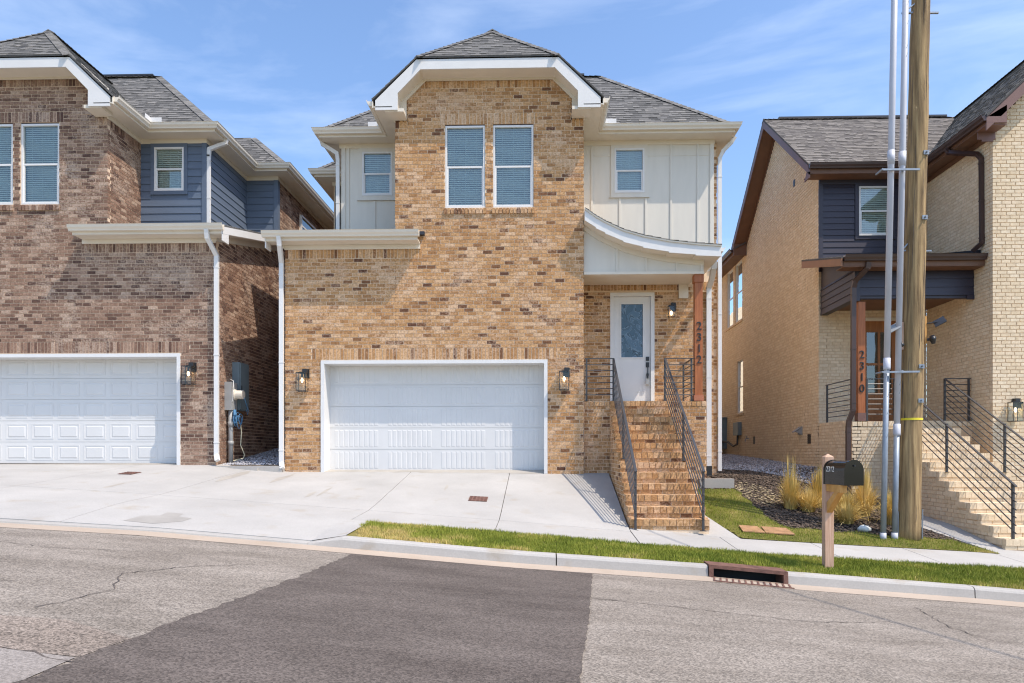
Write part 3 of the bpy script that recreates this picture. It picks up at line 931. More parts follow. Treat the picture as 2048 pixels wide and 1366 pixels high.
def stain(pts, dz=.003):
    mb = MB(); mb.v = [(x, y, drive_z(x, y) + dz) for x, y in pts]; mb.f = [tuple(range(len(pts)))]; mb.t = [.5]
    return mb.build('stain', M_STAIN, drv)
stain([(-5.75, 9.45), (-5.3, 9.38), (-5.02, 9.62), (-5.0, 9.85), (-5.22, 9.9), (-5.25, 10.1), (-5.5, 10.12), (-5.48, 9.88), (-5.7, 9.8)])
M_STAIN2 = mat('faint rust streak', (0.385, 0.355, 0.31), 0.8, 0.1, 3, 0)
for (x, y, w_, l_) in ((-6.3, 14.2, .10, .9), (-5.35, 14.3, .08, .7), (-4.2, 12.6, .05, .35), (-4.05, 12.9, .04, .5), (-1.9, 13.8, .03, .3), (-7.6, 12.2, .05, .4)):
    mb = MB(); n_ = 12
    mb.v = [(x + w_ * math.cos(6.283 * k / n_) * random.uniform(.6, 1.2), y + l_ * math.sin(6.283 * k / n_) * random.uniform(.7, 1.1), 0) for k in range(n_)]
    mb.v = [(a, b, drive_z(a, b) + .003) for a, b, _ in mb.v]; mb.f = [tuple(range(n_))]; mb.t = [.5]
    mb.build('stain', M_STAIN2, drv)
for (xa, xb) in ((-4.86, .09), (-13, -8.0)):
    mb = MB(); n_ = 40
    for k in range(n_ + 1):
        x = xa + (xb - xa) * k / n_
        for y in (15.66, 15.30 + random.uniform(-.05, .07)): mb.v.append((x, y, drive_z(x, y) + .003))
    for k in range(n_): mb.f.append((2 * k, 2 * k + 1, 2 * k + 3, 2 * k + 2)); mb.t.append(.5)
    mb.build('stain', M_STAIN2, drv)
# yard soil, mulch, gravel beds
yard = structure(sheet(yard_z, 2.84, 7.9, 11.752, 28, 24, 60, -0.012).build('mulch_bed', M_MULCH))
vstrip = structure(sheet(strip_z, -2.62, 30, 9.182, 10.495, 160, 6, -0.01).build('verge', M_TURF))
def gravel_in(x, y): return x > 4.0 and y > 18.35 - (x - 4.64) * 1.3 + 0.12 * math.sin(x * 5) and x < 6.97 and y > 16.0
def lawn_in(x, y):
    if y < 12.48 + 0.05 * math.sin(x * 7) and y > 11.76:
        return x > 3.33 - (y - 11.75) * .31 and x < 7.55 - (y - 11.75) * 0.55
    ex = float(np.interp(y, [12.3, 12.7, 13.3, 14.0, 15.2], [4.6, 4.2, 4.15, 4.15, 4.12])) + 0.03 * math.sin(y * 9)
    return max(2.86, 3.33 - (y - 11.75) * .31) < x < ex and y < 15.12 and y > 11.76
structure(sheet(yard_z, 2.86, 7.6, 11.76, 15.2, 80, 60, 0.006, inside=lawn_in).build('lawn', M_TURF))
structure(sheet(yard_z, 4.0, 6.97, 16.0, 28, 30, 80, 0.006, inside=gravel_in).build('gravel_path', M_SOIL))
def alley_z(x, y): return float(np.interp(y, [15.4, 19.1, 28], [-.26, .17, .55]))
structure(sheet(alley_z, -7.21, -5.68, 15.4, 28, 6, 30).build('alley_ground', M_SOIL))

def scatter_stones(n, fpos, size, name, m, flat=0.7):
    V = np.array([(1, 0, 0), (0, 1, 0), (-1, 0, 0), (0, -1, 0), (0, 0, 1), (0, 0, -1)], float)
    Fc = np.array([(0, 1, 4), (1, 2, 4), (2, 3, 4), (3, 0, 4), (1, 0, 5), (2, 1, 5), (3, 2, 5), (0, 3, 5)])
    pts = np.array(fpos(n)); n = len(pts)
    s = RNG.uniform(size[0], size[1], (n, 1, 1)) * RNG.uniform(0.6, 1.3, (n, 6, 3))
    s[:, :, 2] *= flat
    a = RNG.uniform(0, 6.28, n)
    v = V[None] * s
    x = v[..., 0] * np.cos(a)[:, None] - v[..., 1] * np.sin(a)[:, None]
    y = v[..., 0] * np.sin(a)[:, None] + v[..., 1] * np.cos(a)[:, None]
    vv = np.stack([x, y, v[..., 2]], -1) + pts[:, None, :]
    ff = Fc[None] + (np.arange(n) * 6)[:, None, None]
    tt = np.repeat(RNG.uniform(0, 1, n), 8)
    return mesh_np(name, vv.reshape(-1, 3), ff.reshape(-1, 3), tt, m)
def mesh_np(name, v, f, t, m, parent=None):
    me = bpy.data.meshes.new(name)
    me.vertices.add(len(v)); me.vertices.foreach_set('co', np.asarray(v, np.float32).ravel())
    me.loops.add(f.size); me.loops.foreach_set('vertex_index', f.ravel().astype(np.int32))
    me.polygons.add(len(f)); me.polygons.foreach_set('loop_start', (np.arange(len(f)) * f.shape[1]).astype(np.int32))
    me.update(calc_edges=True)
    at = me.attributes.new('tone', 'FLOAT', 'FACE'); at.data.foreach_set('value', np.asarray(t, np.float32))
    me.materials.append(m)
    o = bpy.data.objects.new(name, me); COL.objects.link(o)
    if parent: o.parent = parent
    return o
def rnd_pts(x0, x1, y0, y1, inside, f, dz=0.01):
    def g_(n):
        out = []
        while len(out) < n:
            x, y = random.uniform(x0, x1), random.uniform(y0, y1)
            if inside(x, y): out.append((x, y, f(x, y) + dz))
        return out
    return g_
tag(scatter_stones(11000, rnd_pts(4.0, 6.97, 16.0, 26, gravel_in, yard_z, 0.012), (0.014, 0.030), 'gravel', M_GRAVEL), 'pale grey gravel along the foot of the tall side wall', 'gravel', kind='stuff')
tag(scatter_stones(6000, rnd_pts(-7.2, -5.69, 15.45, 22, lambda x, y: True, alley_z, 0.012), (0.014, 0.030), 'gravel', M_GRAVEL), 'grey gravel filling the gap between the two brick houses', 'gravel', kind='stuff')
def mulch_in(x, y): return not (y < 13.4 and x < 3.45 - (y - 11.75) * .3) and y > 12.45 and not gravel_in(x, y) and not lawn_in(x, y)
tag(scatter_stones(14000, rnd_pts(2.86, 7.3, 12.2, 18.6, mulch_in, yard_z, 0.006), (0.012, 0.045), 'mulch', M_MULCH, 0.35), 'dark shredded bark mulch in the planting bed', 'mulch', kind='stuff')
def straw_in(x, y): return ((x - 4.55) / .42) ** 2 + ((y - 14.9) / 1.0) ** 2 < 1
tag(scatter_stones(350, rnd_pts(4.1, 5.0, 13.9, 15.9, straw_in, yard_z, 0.014), (0.012, 0.05), 'dry_debris', M_STRAW, 0.2), 'pale dry straw scattered beside the concrete block', 'straw', kind='stuff')

def blades(n, x0, x1, y0, y1, inside, f, h, w, name, m, label):
    X = RNG.uniform(x0, x1, n); Y = RNG.uniform(y0, y1, n)
    keep = np.array([inside(a, b) for a, b in zip(X, Y)])
    X, Y = X[keep], Y[keep]; n = len(X)
    Z = np.array([f(a, b) for a, b in zip(X, Y)])
    cl = np.sin(X * 5.1 + np.sin(Y * 3.3) * 2) * np.cos(Y * 6.7 + X * 1.9) * .6 + np.sin(X * 17 + Y * 9) * np.sin(Y * 23 - X * 7) * .5
    H = RNG.uniform(h[0], h[1], n) * (1 + 0.35 * cl)
    a = RNG.uniform(0, 6.28, n); lean = RNG.uniform(0, 0.7, n) * H; la = RNG.uniform(0, 6.28, n)
    dx, dy = np.cos(a) * w / 2, np.sin(a) * w / 2
    v = np.stack([np.stack([X - dx, Y - dy, Z - .005], -1), np.stack([X + dx, Y + dy, Z - .005], -1), np.stack([X + np.cos(la) * lean, Y + np.sin(la) * lean, Z + H], -1)], 1).reshape(-1, 3)
    fc = np.arange(3 * n).reshape(-1, 3)
    dry = np.clip((-.6 - X) * .5, 0, .85) + .28 * (Y < 9.36) * (X < 9) + .2 * (Y > 14.9)
    t = np.clip(0.50 + 0.24 * cl + RNG.normal(0, .2, n) + dry, 0, 1.3)
    return tag(mesh_np(name, v, fc, t, m), label, 'grass', kind='stuff')
def strip_in(x, y):
    if 2.10 < x < 3.14 and y < 9.42: return False
    if abs(x - 3.92) < .06 and abs(y - 9.72) < .06: return False
    return x > -2.61 + max(0, (10.0 - y)) * 0.25 + 0.05 * math.sin(y * 21) and 9.17 + 0.02 * math.sin(x * 13) < y < 10.51
blades(95000, -2.8, 9.0, 9.16, 10.52, strip_in, lambda x, y: strip_z(x, y), (0.018, 0.052), 0.008, 'grass', M_GRASS, 'long narrow strip of grass between kerb and sidewalk')
blades(75000, 2.86, 7.6, 11.76, 15.2, lawn_in, yard_z, (0.018, 0.052), 0.008, 'grass', M_GRASS, 'triangular lawn between the brick steps and mulch bed')

# ------------------------------------------------------------------ small shared builders
def lantern(loc, label, w=0.215, h=0.40, dep=0.20, group='black wall lanterns'):
    """loc = wall point at the lantern's centre top"""
    x, y, z = loc
    t = root('wall_lantern', (x, y, z - 0.5), label, 'wall lamp', group)
    p = MB()
    p.box(x + w * .05, x + w * .05 + .115, y - .018, y - .001, z - .20, z)
    p.build('back_plate', M_BLACK, t)
    a = MB()
    a.box(x + w * .02, x + w * .02 + .10, y - dep * .62, y - .02, z - .085, z - .005)
    a.box(x - .05, x + .05, y - dep * .72, y - dep * .35, z - .11, z - .07)
    a.build('arm', M_BLACK, t)
    f = MB(); b = .011
    zt, zb_ = z - .085, z - .085 - h
    X0, X1, Y0, Y1 = x - w / 2, x + w / 2, y - dep - .01, y - .025
    for zz in (zt, zb_):
        f.box(X0, X1, Y0, Y0 + b, zz - b, zz); f.box(X0, X1, Y1 - b, Y1, zz - b, zz)
        f.box(X0, X0 + b, Y0 + b, Y1 - b, zz - b, zz); f.box(X1 - b, X1, Y0 + b, Y1 - b, zz - b, zz)
    for xx in (X0, X1 - b):
        for yy in (Y0, Y1 - b): f.box(xx, xx + b, yy, yy + b, zb_, zt - b)
    f.box(X0 + b, X1 - b, Y0 + b, Y1 - b, zt - .008, zt - .002)
    f.build('lantern_frame', M_BLACK, t)
    g = MB(); e = .005
    g.add([(X0 + e, Y0 + e, zb_), (X1 - e, Y0 + e, zb_), (X1 - e, Y0 + e, zt - b), (X0 + e, Y0 + e, zt - b)], [(0, 1, 2, 3)])
    g.add([(X0 + e, Y0 + e, zb_), (X0 + e, Y1 - e, zb_), (X0 + e, Y1 - e, zt - b), (X0 + e, Y0 + e, zt - b)], [(0, 1, 2, 3)])
    g.add([(X1 - e, Y0 + e, zb_), (X1 - e, Y1 - e, zb_), (X1 - e, Y1 - e, zt - b), (X1 - e, Y0 + e, zt - b)], [(0, 1, 2, 3)])
    g.build('glass', M_LGLASS, t)
    s = MB(); ym = (Y0 + Y1) / 2
    s.tube([(x, ym, zt - .01), (x, ym, zt - .12)], .02, 8)
    s.build('socket', M_BLACK, t)
    bl = MB()
    bl.tube([(x, ym, zt - .121), (x, ym, zt - .14), (x, ym, zt - .17), (x, ym, zt - .205), (x, ym, zt - .22)], [.010, .02, .026, .018, .003], 10)
    bl.build('bulb', M_BULB, t, smooth=True)
    return t

def garage_door(house, x0, x1, z0, z1, y, style):
    gd = MB()
    n = 5; H = (z1 - z0) / n
    for i in range(n):
        gd.box(x0, x1, y, y + .045, z0 + i * H + .006, z0 + (i + 1) * H - .006)
    gd.box(x0, x1, y + .012, y + .04, z0, z1)
    d = gd.build('garage_door', M_DOOR, house)
    W = x1 - x0
    for i in range(n):
        za, zb_ = z0 + i * H, z0 + (i + 1) * H
        if style == 'planks':
            g = 4; gw = W / g
            for k in range(g):
                a = x0 + k * gw + .10; b = x0 + (k + 1) * gw - .10
                p = MB(); m = 9; pw = (b - a) / m
                for q in range(m):
                    u0, u1 = a + q * pw + .012, a + (q + 1) * pw - .012
                    raised(p, u0, u1, za + .055, zb_ - .055, y, .005, .010)
                p.build('panel', M_DOOR, d)
        else:
            g = 8; gw = W / g
            for k in range(g):
                a = x0 + k * gw + .055; b = x0 + (k + 1) * gw - .055
                p = MB()
                raised(p, a, b, za + .07, zb_ - .07, y, -.0, .02, groove=True)
                p.build('panel', M_DOOR, d)
    s = MB(); s.box(x0, x1, y + .005, y + .04, z0 - .03, z0)
    s.build('bottom_seal', M_BLACK, d)
    return d
def raised(p, u0, u1, z0, z1, y, h, bev, groove=False):
    if groove:
        # rim ridge, then a raised field
        for (a, b, c, e, t) in ((u0, u1, z0, z0 + .018, 1), (u0, u1, z1 - .018, z1, 1), (u0, u0 + .018, z0 + .018, z1 - .018, 1), (u1 - .018, u1, z0 + .018, z1 - .018, 1)):
            p.box(a, b, y - .006, y + .002, c, e)
        i = .045
        A = [(u0 + i, y, z0 + i), (u1 - i, y, z0 + i), (u1 - i, y, z1 - i), (u0 + i, y, z1 - i)]
        B = [(u0 + i + bev, y - .009, z0 + i + bev), (u1 - i - bev, y - .009, z0 + i + bev), (u1 - i - bev, y - .009, z1 - i - bev), (u0 + i + bev, y - .009, z1 - i - bev)]
    else:
        A = [(u0, y, z0), (u1, y, z0), (u1, y, z1), (u0, y, z1)]
        B = [(u0 + bev, y - h, z0 + bev), (u1 - bev, y - h, z0 + bev), (u1 - bev, y - h, z1 - bev), (u0 + bev, y - h, z1 - bev)]
    p.add(A + B, [(4, 5, 6, 7), (0, 1, 5, 4), (1, 2, 6, 5), (2, 3, 7, 6), (3, 0, 4, 7)])

def lap_siding(house, fr, u0, u1, z0, z1, m, holes=(), exp=0.178, hidefrom=None):
    """one board per course, each a part with its own butt edge"""
    wall = MB(); core(wall, fr, u0, u1, z0, z1, holes, 0.0, 0.15)
    w = wall.build('siding_wall', m, house)
    z = z0; k = 0
    while z < z1:
        ze = min(z + exp, z1)
        iv = [(u0, u1)]
        for h in holes:
            if ze > h[2] and z < h[3]:
                nv = []
                for p, q in iv:
                    if h[1] <= p or h[0] >= q: nv.append((p, q)); continue
                    if h[0] > p: nv.append((p, h[0]))
                    if h[1] < q: nv.append((h[1], q))
                iv = nv
        for p, q in iv:
            if q - p < .02: continue
            b = MB()
            v = [fr.p(p, -.022, z), fr.p(q, -.022, z), fr.p(q, -.004, ze + .02), fr.p(p, -.004, ze + .02), fr.p(p, .01, z), fr.p(q, .01, z), fr.p(q, .01, ze + .02), fr.p(p, .01, ze + .02)]
            b.add(v, [(0, 1, 2, 3), (0, 4, 5, 1), (1, 5, 6, 2), (0, 3, 7, 4)])
            b.build('siding_board', m, w)
        z = ze; k += 1
    return w

def railing(label, segs, posts, bars=6, top=0.0, group='black steel railings'):
    """segs: [(a, b)] top-rail end points; posts: [(x, y, zbase, ztop)]"""
    r = root('railing', (posts[0][0], posts[0][1], posts[0][2]), label, 'railing', group)
    for (x, y, z0, z1) in posts:
        p = MB(); p.box(x - .019, x + .019, y - .019, y + .019, z0, z1); p.build('post', M_RAIL, r)
        p = MB(); p.box(x - .045, x + .045, y - .045, y + .045, z0, z0 + .008); p.build('base_plate', M_RAIL, r)
    for a, b in segs:
        t = MB(); t.bar(a, b, .042, .018); t.build('handrail', M_RAIL, r)
        sp = 0.84 / (bars + 0.35)
        for k in range(1, bars + 1):
            q = MB(); dz = -sp * k
            q.tube([(a[0], a[1], a[2] + dz), (b[0], b[1], b[2] + dz)], .0105, 6)
            q.build('rail_bar', M_RAIL, r)
    return r

# ------------------------------------------------------------------ the two gabled brick houses (mirrored plan)
def house_a(name, label, xc, m, dz, M_BR, M_MO, siding, full):
    """xc: centre of the gable bay; m = -1 puts the garage side at smaller X; dz lifts the house"""
    H = root(name, (xc, 15.3, -.43 + dz), label, 'house', 'new two storey brick houses')
    X = lambda l: xc + m * l
    def rng(a, b): return (min(X(a), X(b)), max(X(a), X(b)))
    Z = lambda z: z + dz
    F = Fr('F', 15.3)
    fS = Fr('R' if m > 0 else 'L', 0)
    # plan numbers (distance from gable centre, positive to the garage side)
    TW, LOW, UP, FAR = 2.07, 4.515, 3.655, 5.31
    YB, YU, YS = 15.3, 16.6, 18.9
    YP = 16.75
    gz0, gz1 = Z(-.43), Z(2.06)
    def sn(z, d=0): k = (z - Z(-.43)) / COURSE; return Z(-.43) + (math.ceil(k - .15) if d > 0 else math.floor(k + .15) if d < 0 else round(k)) * COURSE
    gx0, gx1 = rng(-1.279, 3.711)
    win = [rng(-.973, -.087), rng(.089, .968)]
    wz0, wz1 = Z(5.40), Z(7.21)
    holes = [(gx0, gx1, gz0 - .2, gz1)] + [(a, b, wz0, wz1 + .02) for a, b in win]
    # ---- masonry
    wall = MB()
    a, b = rng(-TW, TW); c, d = rng(TW, LOW)
    core(wall, F, a + .009, b - .009, Z(-1.6), Z(7.30), holes)
    core(wall, F, c + .009 * (m < 0), d - .009 * (m > 0), Z(-1.6), Z(4.70), [(gx0, gx1, gz0 - .2, gz1)])
    wall.prism([(xc - 1.79, 15.309, Z(7.30)), (xc + 1.79, 15.309, Z(7.30)), (xc + 1.79, 15.309, Z(7.80)), (xc + 1.40, 15.309, Z(8.19)), (xc - 1.40, 15.309, Z(8.19)), (xc - 1.79, 15.309, Z(7.80))], (0, .19, 0))
    # side walls of bay above the lower roof, body boxes behind
    for l in (TW, -TW):
        u = X(l); s_ = 1 if u > xc else -1
        wall.box(u - s_ * .009, u - s_ * .2, 15.5, 16.75, Z(2.0), Z(7.38))
    xlow = X(LOW); s_ = 1 if m > 0 else -1
    wall.box(xlow - s_ * .009, xlow - s_ * .2, 15.5, 30, Z(-1.6), Z(4.95))
    wall.box(xlow - s_ * .009, xlow - s_ * .2, YS, 30, Z(4.95), Z(7.38))
    xfar = X(-FAR)
    wall.box(xfar + s_ * .009, xfar + s_ * .2, YP, 44, Z(-1.6), Z(7.38))  # unseen overlong end, added to keep bright sky out of a window's reflection
    q0, q1 = sorted((xfar + s_ * .01, X(-4.9)))
    wall.box(q0, q1, YP + .009, YP + .2, Z(-1.6), Z(7.38))
    if full:  # porch back wall and right corner
        p0, p1 = rng(-5.195, -TW)
        dh = [(1.60, 2.64, 1.1, 3.81)]
        core(wall, Fr('F', YU), p0, p1 - .009, -1.0, 4.6, dh)
        wall.box(p1 - .03, p1 - .2, YU + .2, YS + .3, -1.0, 7.38)
    B = Bricks()
    def reg(z):
        if z < Z(4.55): return [rng(-TW, LOW)]
        if z < Z(7.33): return [rng(-TW, TW)]
        if z < Z(7.74): return [(xc - 1.86, xc + 1.86)]
        h = 1.86 - (z - Z(7.74)) * 1.0
        return [(xc - h, xc + h)]
    sh = .21
    hol = list(holes)
    so = [(gx0 - .2, gx1 + .2, gz1 + .02, sn(gz1 + .02 + sh, 1)), (win[0][0] - .1 if win[0][0] < win[1][0] else win[1][0] - .1, max(win[0][1], win[1][1]) + .1, wz1 + .02, sn(wz1 + .02 + .19, 1))]
    hol += so
    for a_, b_ in win: hol.append((a_ - .02, b_ + .02, sn(wz0 - .09, -1), wz0))
    # soldier bands under the eaves
    lo, hi = rng(TW - .6, LOW)
    so_e = (lo, hi, sn(Z(4.33)), Z(4.55))
    hol.append(so_e)
    top_s = (xc - 1.5, xc + 1.5, sn(Z(7.985)), Z(8.19))
    hol.append(top_s)
    e1 = (xc - TW, xc - 1.80, sn(Z(7.13)), Z(7.335)); e2 = (xc + 1.80, xc + TW, sn(Z(7.13)), Z(7.335))
    hol += [e1, e2]
    B.run(F, Z(-1.22), Z(8.2), reg, hol, zbase=Z(-.43))
    for s4 in so + [so_e, top_s, e1, e2]:
        B.soldier(F, s4[0], s4[1], s4[2] + .003, s4[3])
    for a_, b_ in win: B.soldier(F, a_ - .03, b_ + .03, sn(wz0 - .09, -1) + .003, wz0 - .005, w=.078, proud=.035)
    # reveal bricks of window and garage openings are the bricks' own depth
    kn = 'R' if m > 0 else 'L'
    def side_reg(z):
        y = 15.405 if z < Z(4.46) else 14.93 + (z + .36 - Z(4.78)) / .23
        return [(max(15.405, y), 27.5)]
    B.run(Fr(kn, xlow), Z(-1.1), Z(5.5), side_reg, zbase=Z(-.43), phase=.03)
    q_ = xlow - s_ * .009
    wall.prism([(q_, 15.5, Z(4.9)), (q_, 19.1, Z(4.9)), (q_, 19.1, Z(5.62)), (q_, 15.5, Z(4.905))], (-s_ * .19, 0, 0))
    utop = Z(7.36)
    B.run(Fr(kn, X(TW)), Z(4.2), Z(7.14), lambda z: [(15.405, YU + .02)], zbase=Z(-.43))
    B.soldier(Fr(kn, X(TW)), 15.405, YU + .02, Z(7.14), Z(7.35))
    w2 = [(20.6, 22.2, Z(6.35), Z(6.95))]
    B.run(Fr(kn, xlow), Z(5.55), Z(7.36), lambda z: [(YS + .12, 27.5)], w2, zbase=Z(-.43), phase=.03)
    W = wall.build('wall', M_MO, H)
    if full:
        FB = Fr('F', YU)
        pt = 3.80
        B.run(FB, 1.165, 4.08, lambda z: [(p0 + .0, p1)], [(1.60, 2.64, 1.1, 3.81), (p0, p1, 3.86, 4.08), (1.4, 2.85, 3.81, 3.86)], zbase=-.43)
        B.run(FB, -1.0, 1.17, lambda z: [(3.4, p1)], (), zbase=-.43)
        B.soldier(FB, p0, p1, 3.865, 4.07)
        B.run(Fr('F', YP), -.6, 7.3, lambda z: [(p1, xfar)], zbase=-.43)
    B.finish(H, W, M_BR)
    # ---- upper siding
    siding(H, X, rng, Z, m, full)
    # ---- windows
    for i, (a_, b_) in enumerate(sorted(win)):
        window(H, F, a_ + .004, b_ - .004, wz0, wz1 - .008, d=.05)
        ln = MB(); ln.box(a_ - .02, b_ + .02, 15.33, 15.40, wz1 + .0, wz1 + .019); ln.build('lintel', M_BROWN, H)
    u0, u1 = rng(2.406, 3.126)
    window(H, Fr('F', YU), u0, u1, Z(6.153), Z(7.20), d=-.005)
    if full: window(H, Fr('F', YU), 1.70, 2.40, 6.16, 7.21, d=-.005)
    else: window(H, Fr(kn, xlow), 20.65, 22.15, Z(6.35), Z(6.95), d=-.03, blind=False)
    # ---- garage
    tr = MB()
    wr_ = .075
    tr.box(gx0, gx0 + wr_, 15.28, 15.73, gz0, gz1 - .0)
    tr.box(gx1 - wr_, gx1, 15.28, 15.73, gz0, gz1 - .0)
    tr.box(gx0 + wr_, gx1 - wr_, 15.28, 15.73, gz1 - wr_, gz1)
    tr.build('garage_trim', M_WHITE, H)
    ins = MB(); ins.box(gx0, gx1, 15.80, 15.82, gz0, gz1); ins.build('garage_interior', M_DARK, H)
    garage_door(H, gx0 + wr_, gx1 - wr_, gz0 + .05, gz1 - .02, 15.70, 'planks' if full else 'squares')
    # ---- lower shed roof over the garage side
    lx0, lx1 = 1.47, 4.86
    ze = Z(4.79)
    rf = Roof(H, M_SHINGLE, 0.03)
    pz = lambda y: ze - .01 + .23 * (y - 14.93)
    A0, A1 = sorted((X(lx0 + .1), X(lx1 - .06)))
    rf.plane([(A0, 14.93, pz(14.93)), (A1, 14.93, pz(14.93)), (A1, 16.62, pz(16.62)), (A0, 16.62, pz(16.62))] if True else 0)
    t0, t1 = sorted((X(UP), X(LOW + .05)))
    e0, e1_ = sorted((X(UP - .0), X(lx1 - .06)))
    rf.plane([(e0, 16.62, pz(16.62) + .002), (e1_, 16.62, pz(16.62) + .002), (e1_, 18.95, pz(18.95)), (e0, 18.95, pz(18.95))])
    # ---- upper roofs
    zE = Z(7.565); PT = .94
    ov = .40
    yE = YU - ov
    xa, xb = X(UP + ov), X(-5.195 - ov)
    lo_, hi_ = min(xa, xb), max(xa, xb)
    t = 2.87
    zr = zE + PT * t
    rf.plane([(lo_, yE, zE), (hi_, yE, zE), (hi_ - t, yE + t, zr), (lo_ + t, yE + t, zr)])
    rf.plane([(hi_, yE, zE), (hi_, yE + 2 * t, zE), (hi_ - t, yE + t, zr)])
    rf.plane([(lo_, yE + 2 * t, zE), (lo_, yE, zE), (lo_ + t, yE + t, zr)])
    rf.plane([(hi_, yE + 2 * t, zE), (lo_, yE + 2 * t, zE), (lo_ + t, yE + t, zr), (hi_ - t, yE + t, zr)], tabs=False)
    # bay roof with clipped front
    hw = TW + ov; yf = 14.85
    zb8 = zE + PT * .95
    for s2 in (-1, 1):
        rf.plane([(xc + s2 * hw, yf - .02, zE), (xc + s2 * hw, yE, zE), (xc, yE + hw, zE + PT * hw), (xc, yf + 1.5, zE + PT * hw), (xc + s2 * 1.52, yf - .02, zb8)])
    rf.plane([(xc - 1.52, yf - .02, zb8), (xc + 1.52, yf - .02, zb8), (xc, yf + 1.5, zE + PT * hw)])
    # rear block
    yR = YS - ov; t2 = 1.45
    xl_, xr_ = min(X(LOW + ov), X(-5.195 - ov + .02)), max(X(LOW + ov), X(-5.195 - ov + .02))
    zt2 = zE + PT * t2
    rf.plane([(xl_, yR, zE), (xr_, yR, zE), (xr_ - t2, yR + t2, zt2), (xl_ + t2, yR + t2, zt2)])
    rf.plane([(xr_, yR, zE), (xr_, 30, zE), (xr_ - t2, 30, zt2), (xr_ - t2, yR + t2, zt2)])
    rf.plane([(xl_, 30, zE), (xl_, yR, zE), (xl_ + t2, yR + t2, zt2), (xl_ + t2, 30, zt2)])
    rf.base.box(xl_ + t2, xr_ - t2, yR + t2, 30, zt2 - .08, zt2 - .02)
    up3 = .02
    rf.ridge((lo_, yE, zE), (lo_ + t, yE + t, zr)); rf.ridge((hi_, yE, zE), (hi_ - t, yE + t, zr)); rf.ridge((lo_ + t, yE + t, zr), (hi_ - t, yE + t, zr))
    for s2 in (-1, 1): rf.ridge((xc + s2 * 1.52, yf - .02, zb8), (xc, yf + 1.5, zE + PT * hw), .13)
    rf.ridge((xc, yf + 1.45, zE + PT * hw + .005), (xc, yE + hw, zE + PT * hw + .005))
    rf.ridge((xl_, yR, zE), (xl_ + t2, yR + t2, zt2), .13); rf.ridge((xr_, yR, zE), (xr_ - t2, yR + t2, zt2), .13)
    rf.finish()
    rv = MB(); rv.box(*sorted((X(-2.3), X(1.0))), yE + t - .08, yE + t + .10, zr + .0, zr + .045)
    rv.build('ridge_vent', M_FLASH, H)
    # ---- eaves: path round the walls (garage side), mirrored for the other side
    sd = 1 if m < 0 else -1
    pathG = [(X(TW), 14.85), (X(TW), YU), (X(UP), YU), (X(UP), YS), (X(LOW), YS), (X(LOW), 30)]
    pathP = [(X(-TW), 14.85), (X(-TW), YU), (X(-5.195), YU), (X(-5.195), 30)]
    fa = MB(); so_ = MB(); gu = MB(); fz = MB()
    for path, s3 in ((pathG, sd), (pathP, -sd)):
        w_ = -s3 if False else s3
        fa.sweep(path, Z(7.55), [(ov - .02, -.16), (ov, -.16), (ov, -.01), (ov - .02, -.01)], -w_)
        so_.sweep(path, Z(7.40), [(-.03, 0), (ov - .021, 0), (ov - .021, .02), (-.03, .02)], -w_)
        gu.sweep([(path[0][0], 14.87)] + path[1:], Z(7.57), [(o + ov + .001, z) for o, z in K_GUT], -w_)
        fz.sweep([(path[0][0], 15.3)] + path[1:], Z(7.40), [(-.02, -.001), (.024, -.001), (.024, -.11), (-.02, -.11)], -w_)
    fa.build('fascia', M_CREAM, H); so_.build('soffit', M_CREAM, H); gu.build('gutter', M_CREAM, H); fz.build('frieze_board', M_CREAM, H)
    # splash guards in the inner corners
    for l in ([TW, -TW] if full else [TW]):
        s2 = 1 if X(l) > xc else -1
        sp = MB(); gx_ = X(l) + s2 * (ov + .13)
        sp.box(min(gx_, gx_ + s2 * .26), max(gx_, gx_ + s2 * .26), yE - .13, yE - .125, zE, zE + .11)
        sp.box(gx_ - .0025, gx_ + .0025, yE - .35, yE - .131, zE, zE + .11)
        sp.build('splash_guard', M_WHITE, H)
    # gable front: fascia ring, frieze ring, cornice returns
    def ring(outer, inner, y0, y1, mt, nm):
        mb = MB()
        for i in range(len(outer) - 1):
            q = [outer[i], outer[i + 1], inner[i + 1], inner[i]]
            mb.prism([(xc + a_, y0, Z(b_)) for a_, b_ in q], (0, y1 - y0, 0))
        return mb.build(nm, mt, H)
    ring([(-2.40, 7.345), (-2.40, 7.55), (-1.515, 8.41), (1.515, 8.41), (2.40, 7.55), (2.40, 7.345)],
         [(-1.92, 7.345), (-1.92, 7.70), (-1.43, 8.20), (1.43, 8.20), (1.92, 7.70), (1.92, 7.345)], 14.85, 14.885, M_WHITE, 'gable_fascia')
    ring([(-2.40, 7.425), (-2.40, 7.56), (-1.50, 8.42), (1.50, 8.42), (2.40, 7.56), (2.40, 7.425)],
         [(-1.935, 7.425), (-1.935, 7.71), (-1.44, 8.215), (1.44, 8.215), (1.935, 7.71), (1.935, 7.425)], 14.886, 15.262, M_CREAM, 'gable_soffit')
    ring([(-2.10, 7.32), (-2.10, 7.95), (-1.50, 8.50), (1.50, 8.50), (2.10, 7.95), (2.10, 7.32)],
         [(-1.81, 7.32), (-1.81, 7.75), (-1.385, 8.175), (1.385, 8.175), (1.81, 7.75), (1.81, 7.32)], 15.264, 15.292, M_CREAM, 'gable_frieze')
    cr = MB()
    for s2 in (-1, 1):
        q = sorted((xc + s2 * 1.80, xc + s2 * 2.20)); cr.box(q[0], q[1], 14.89, 15.262, Z(7.325), Z(7.395))
    cr.build('cornice_return', M_CREAM, H)
    # ---- lower eave: gutter, soffit, frieze, end boards
    a0, a1 = sorted((X(lx0), X(lx1)))
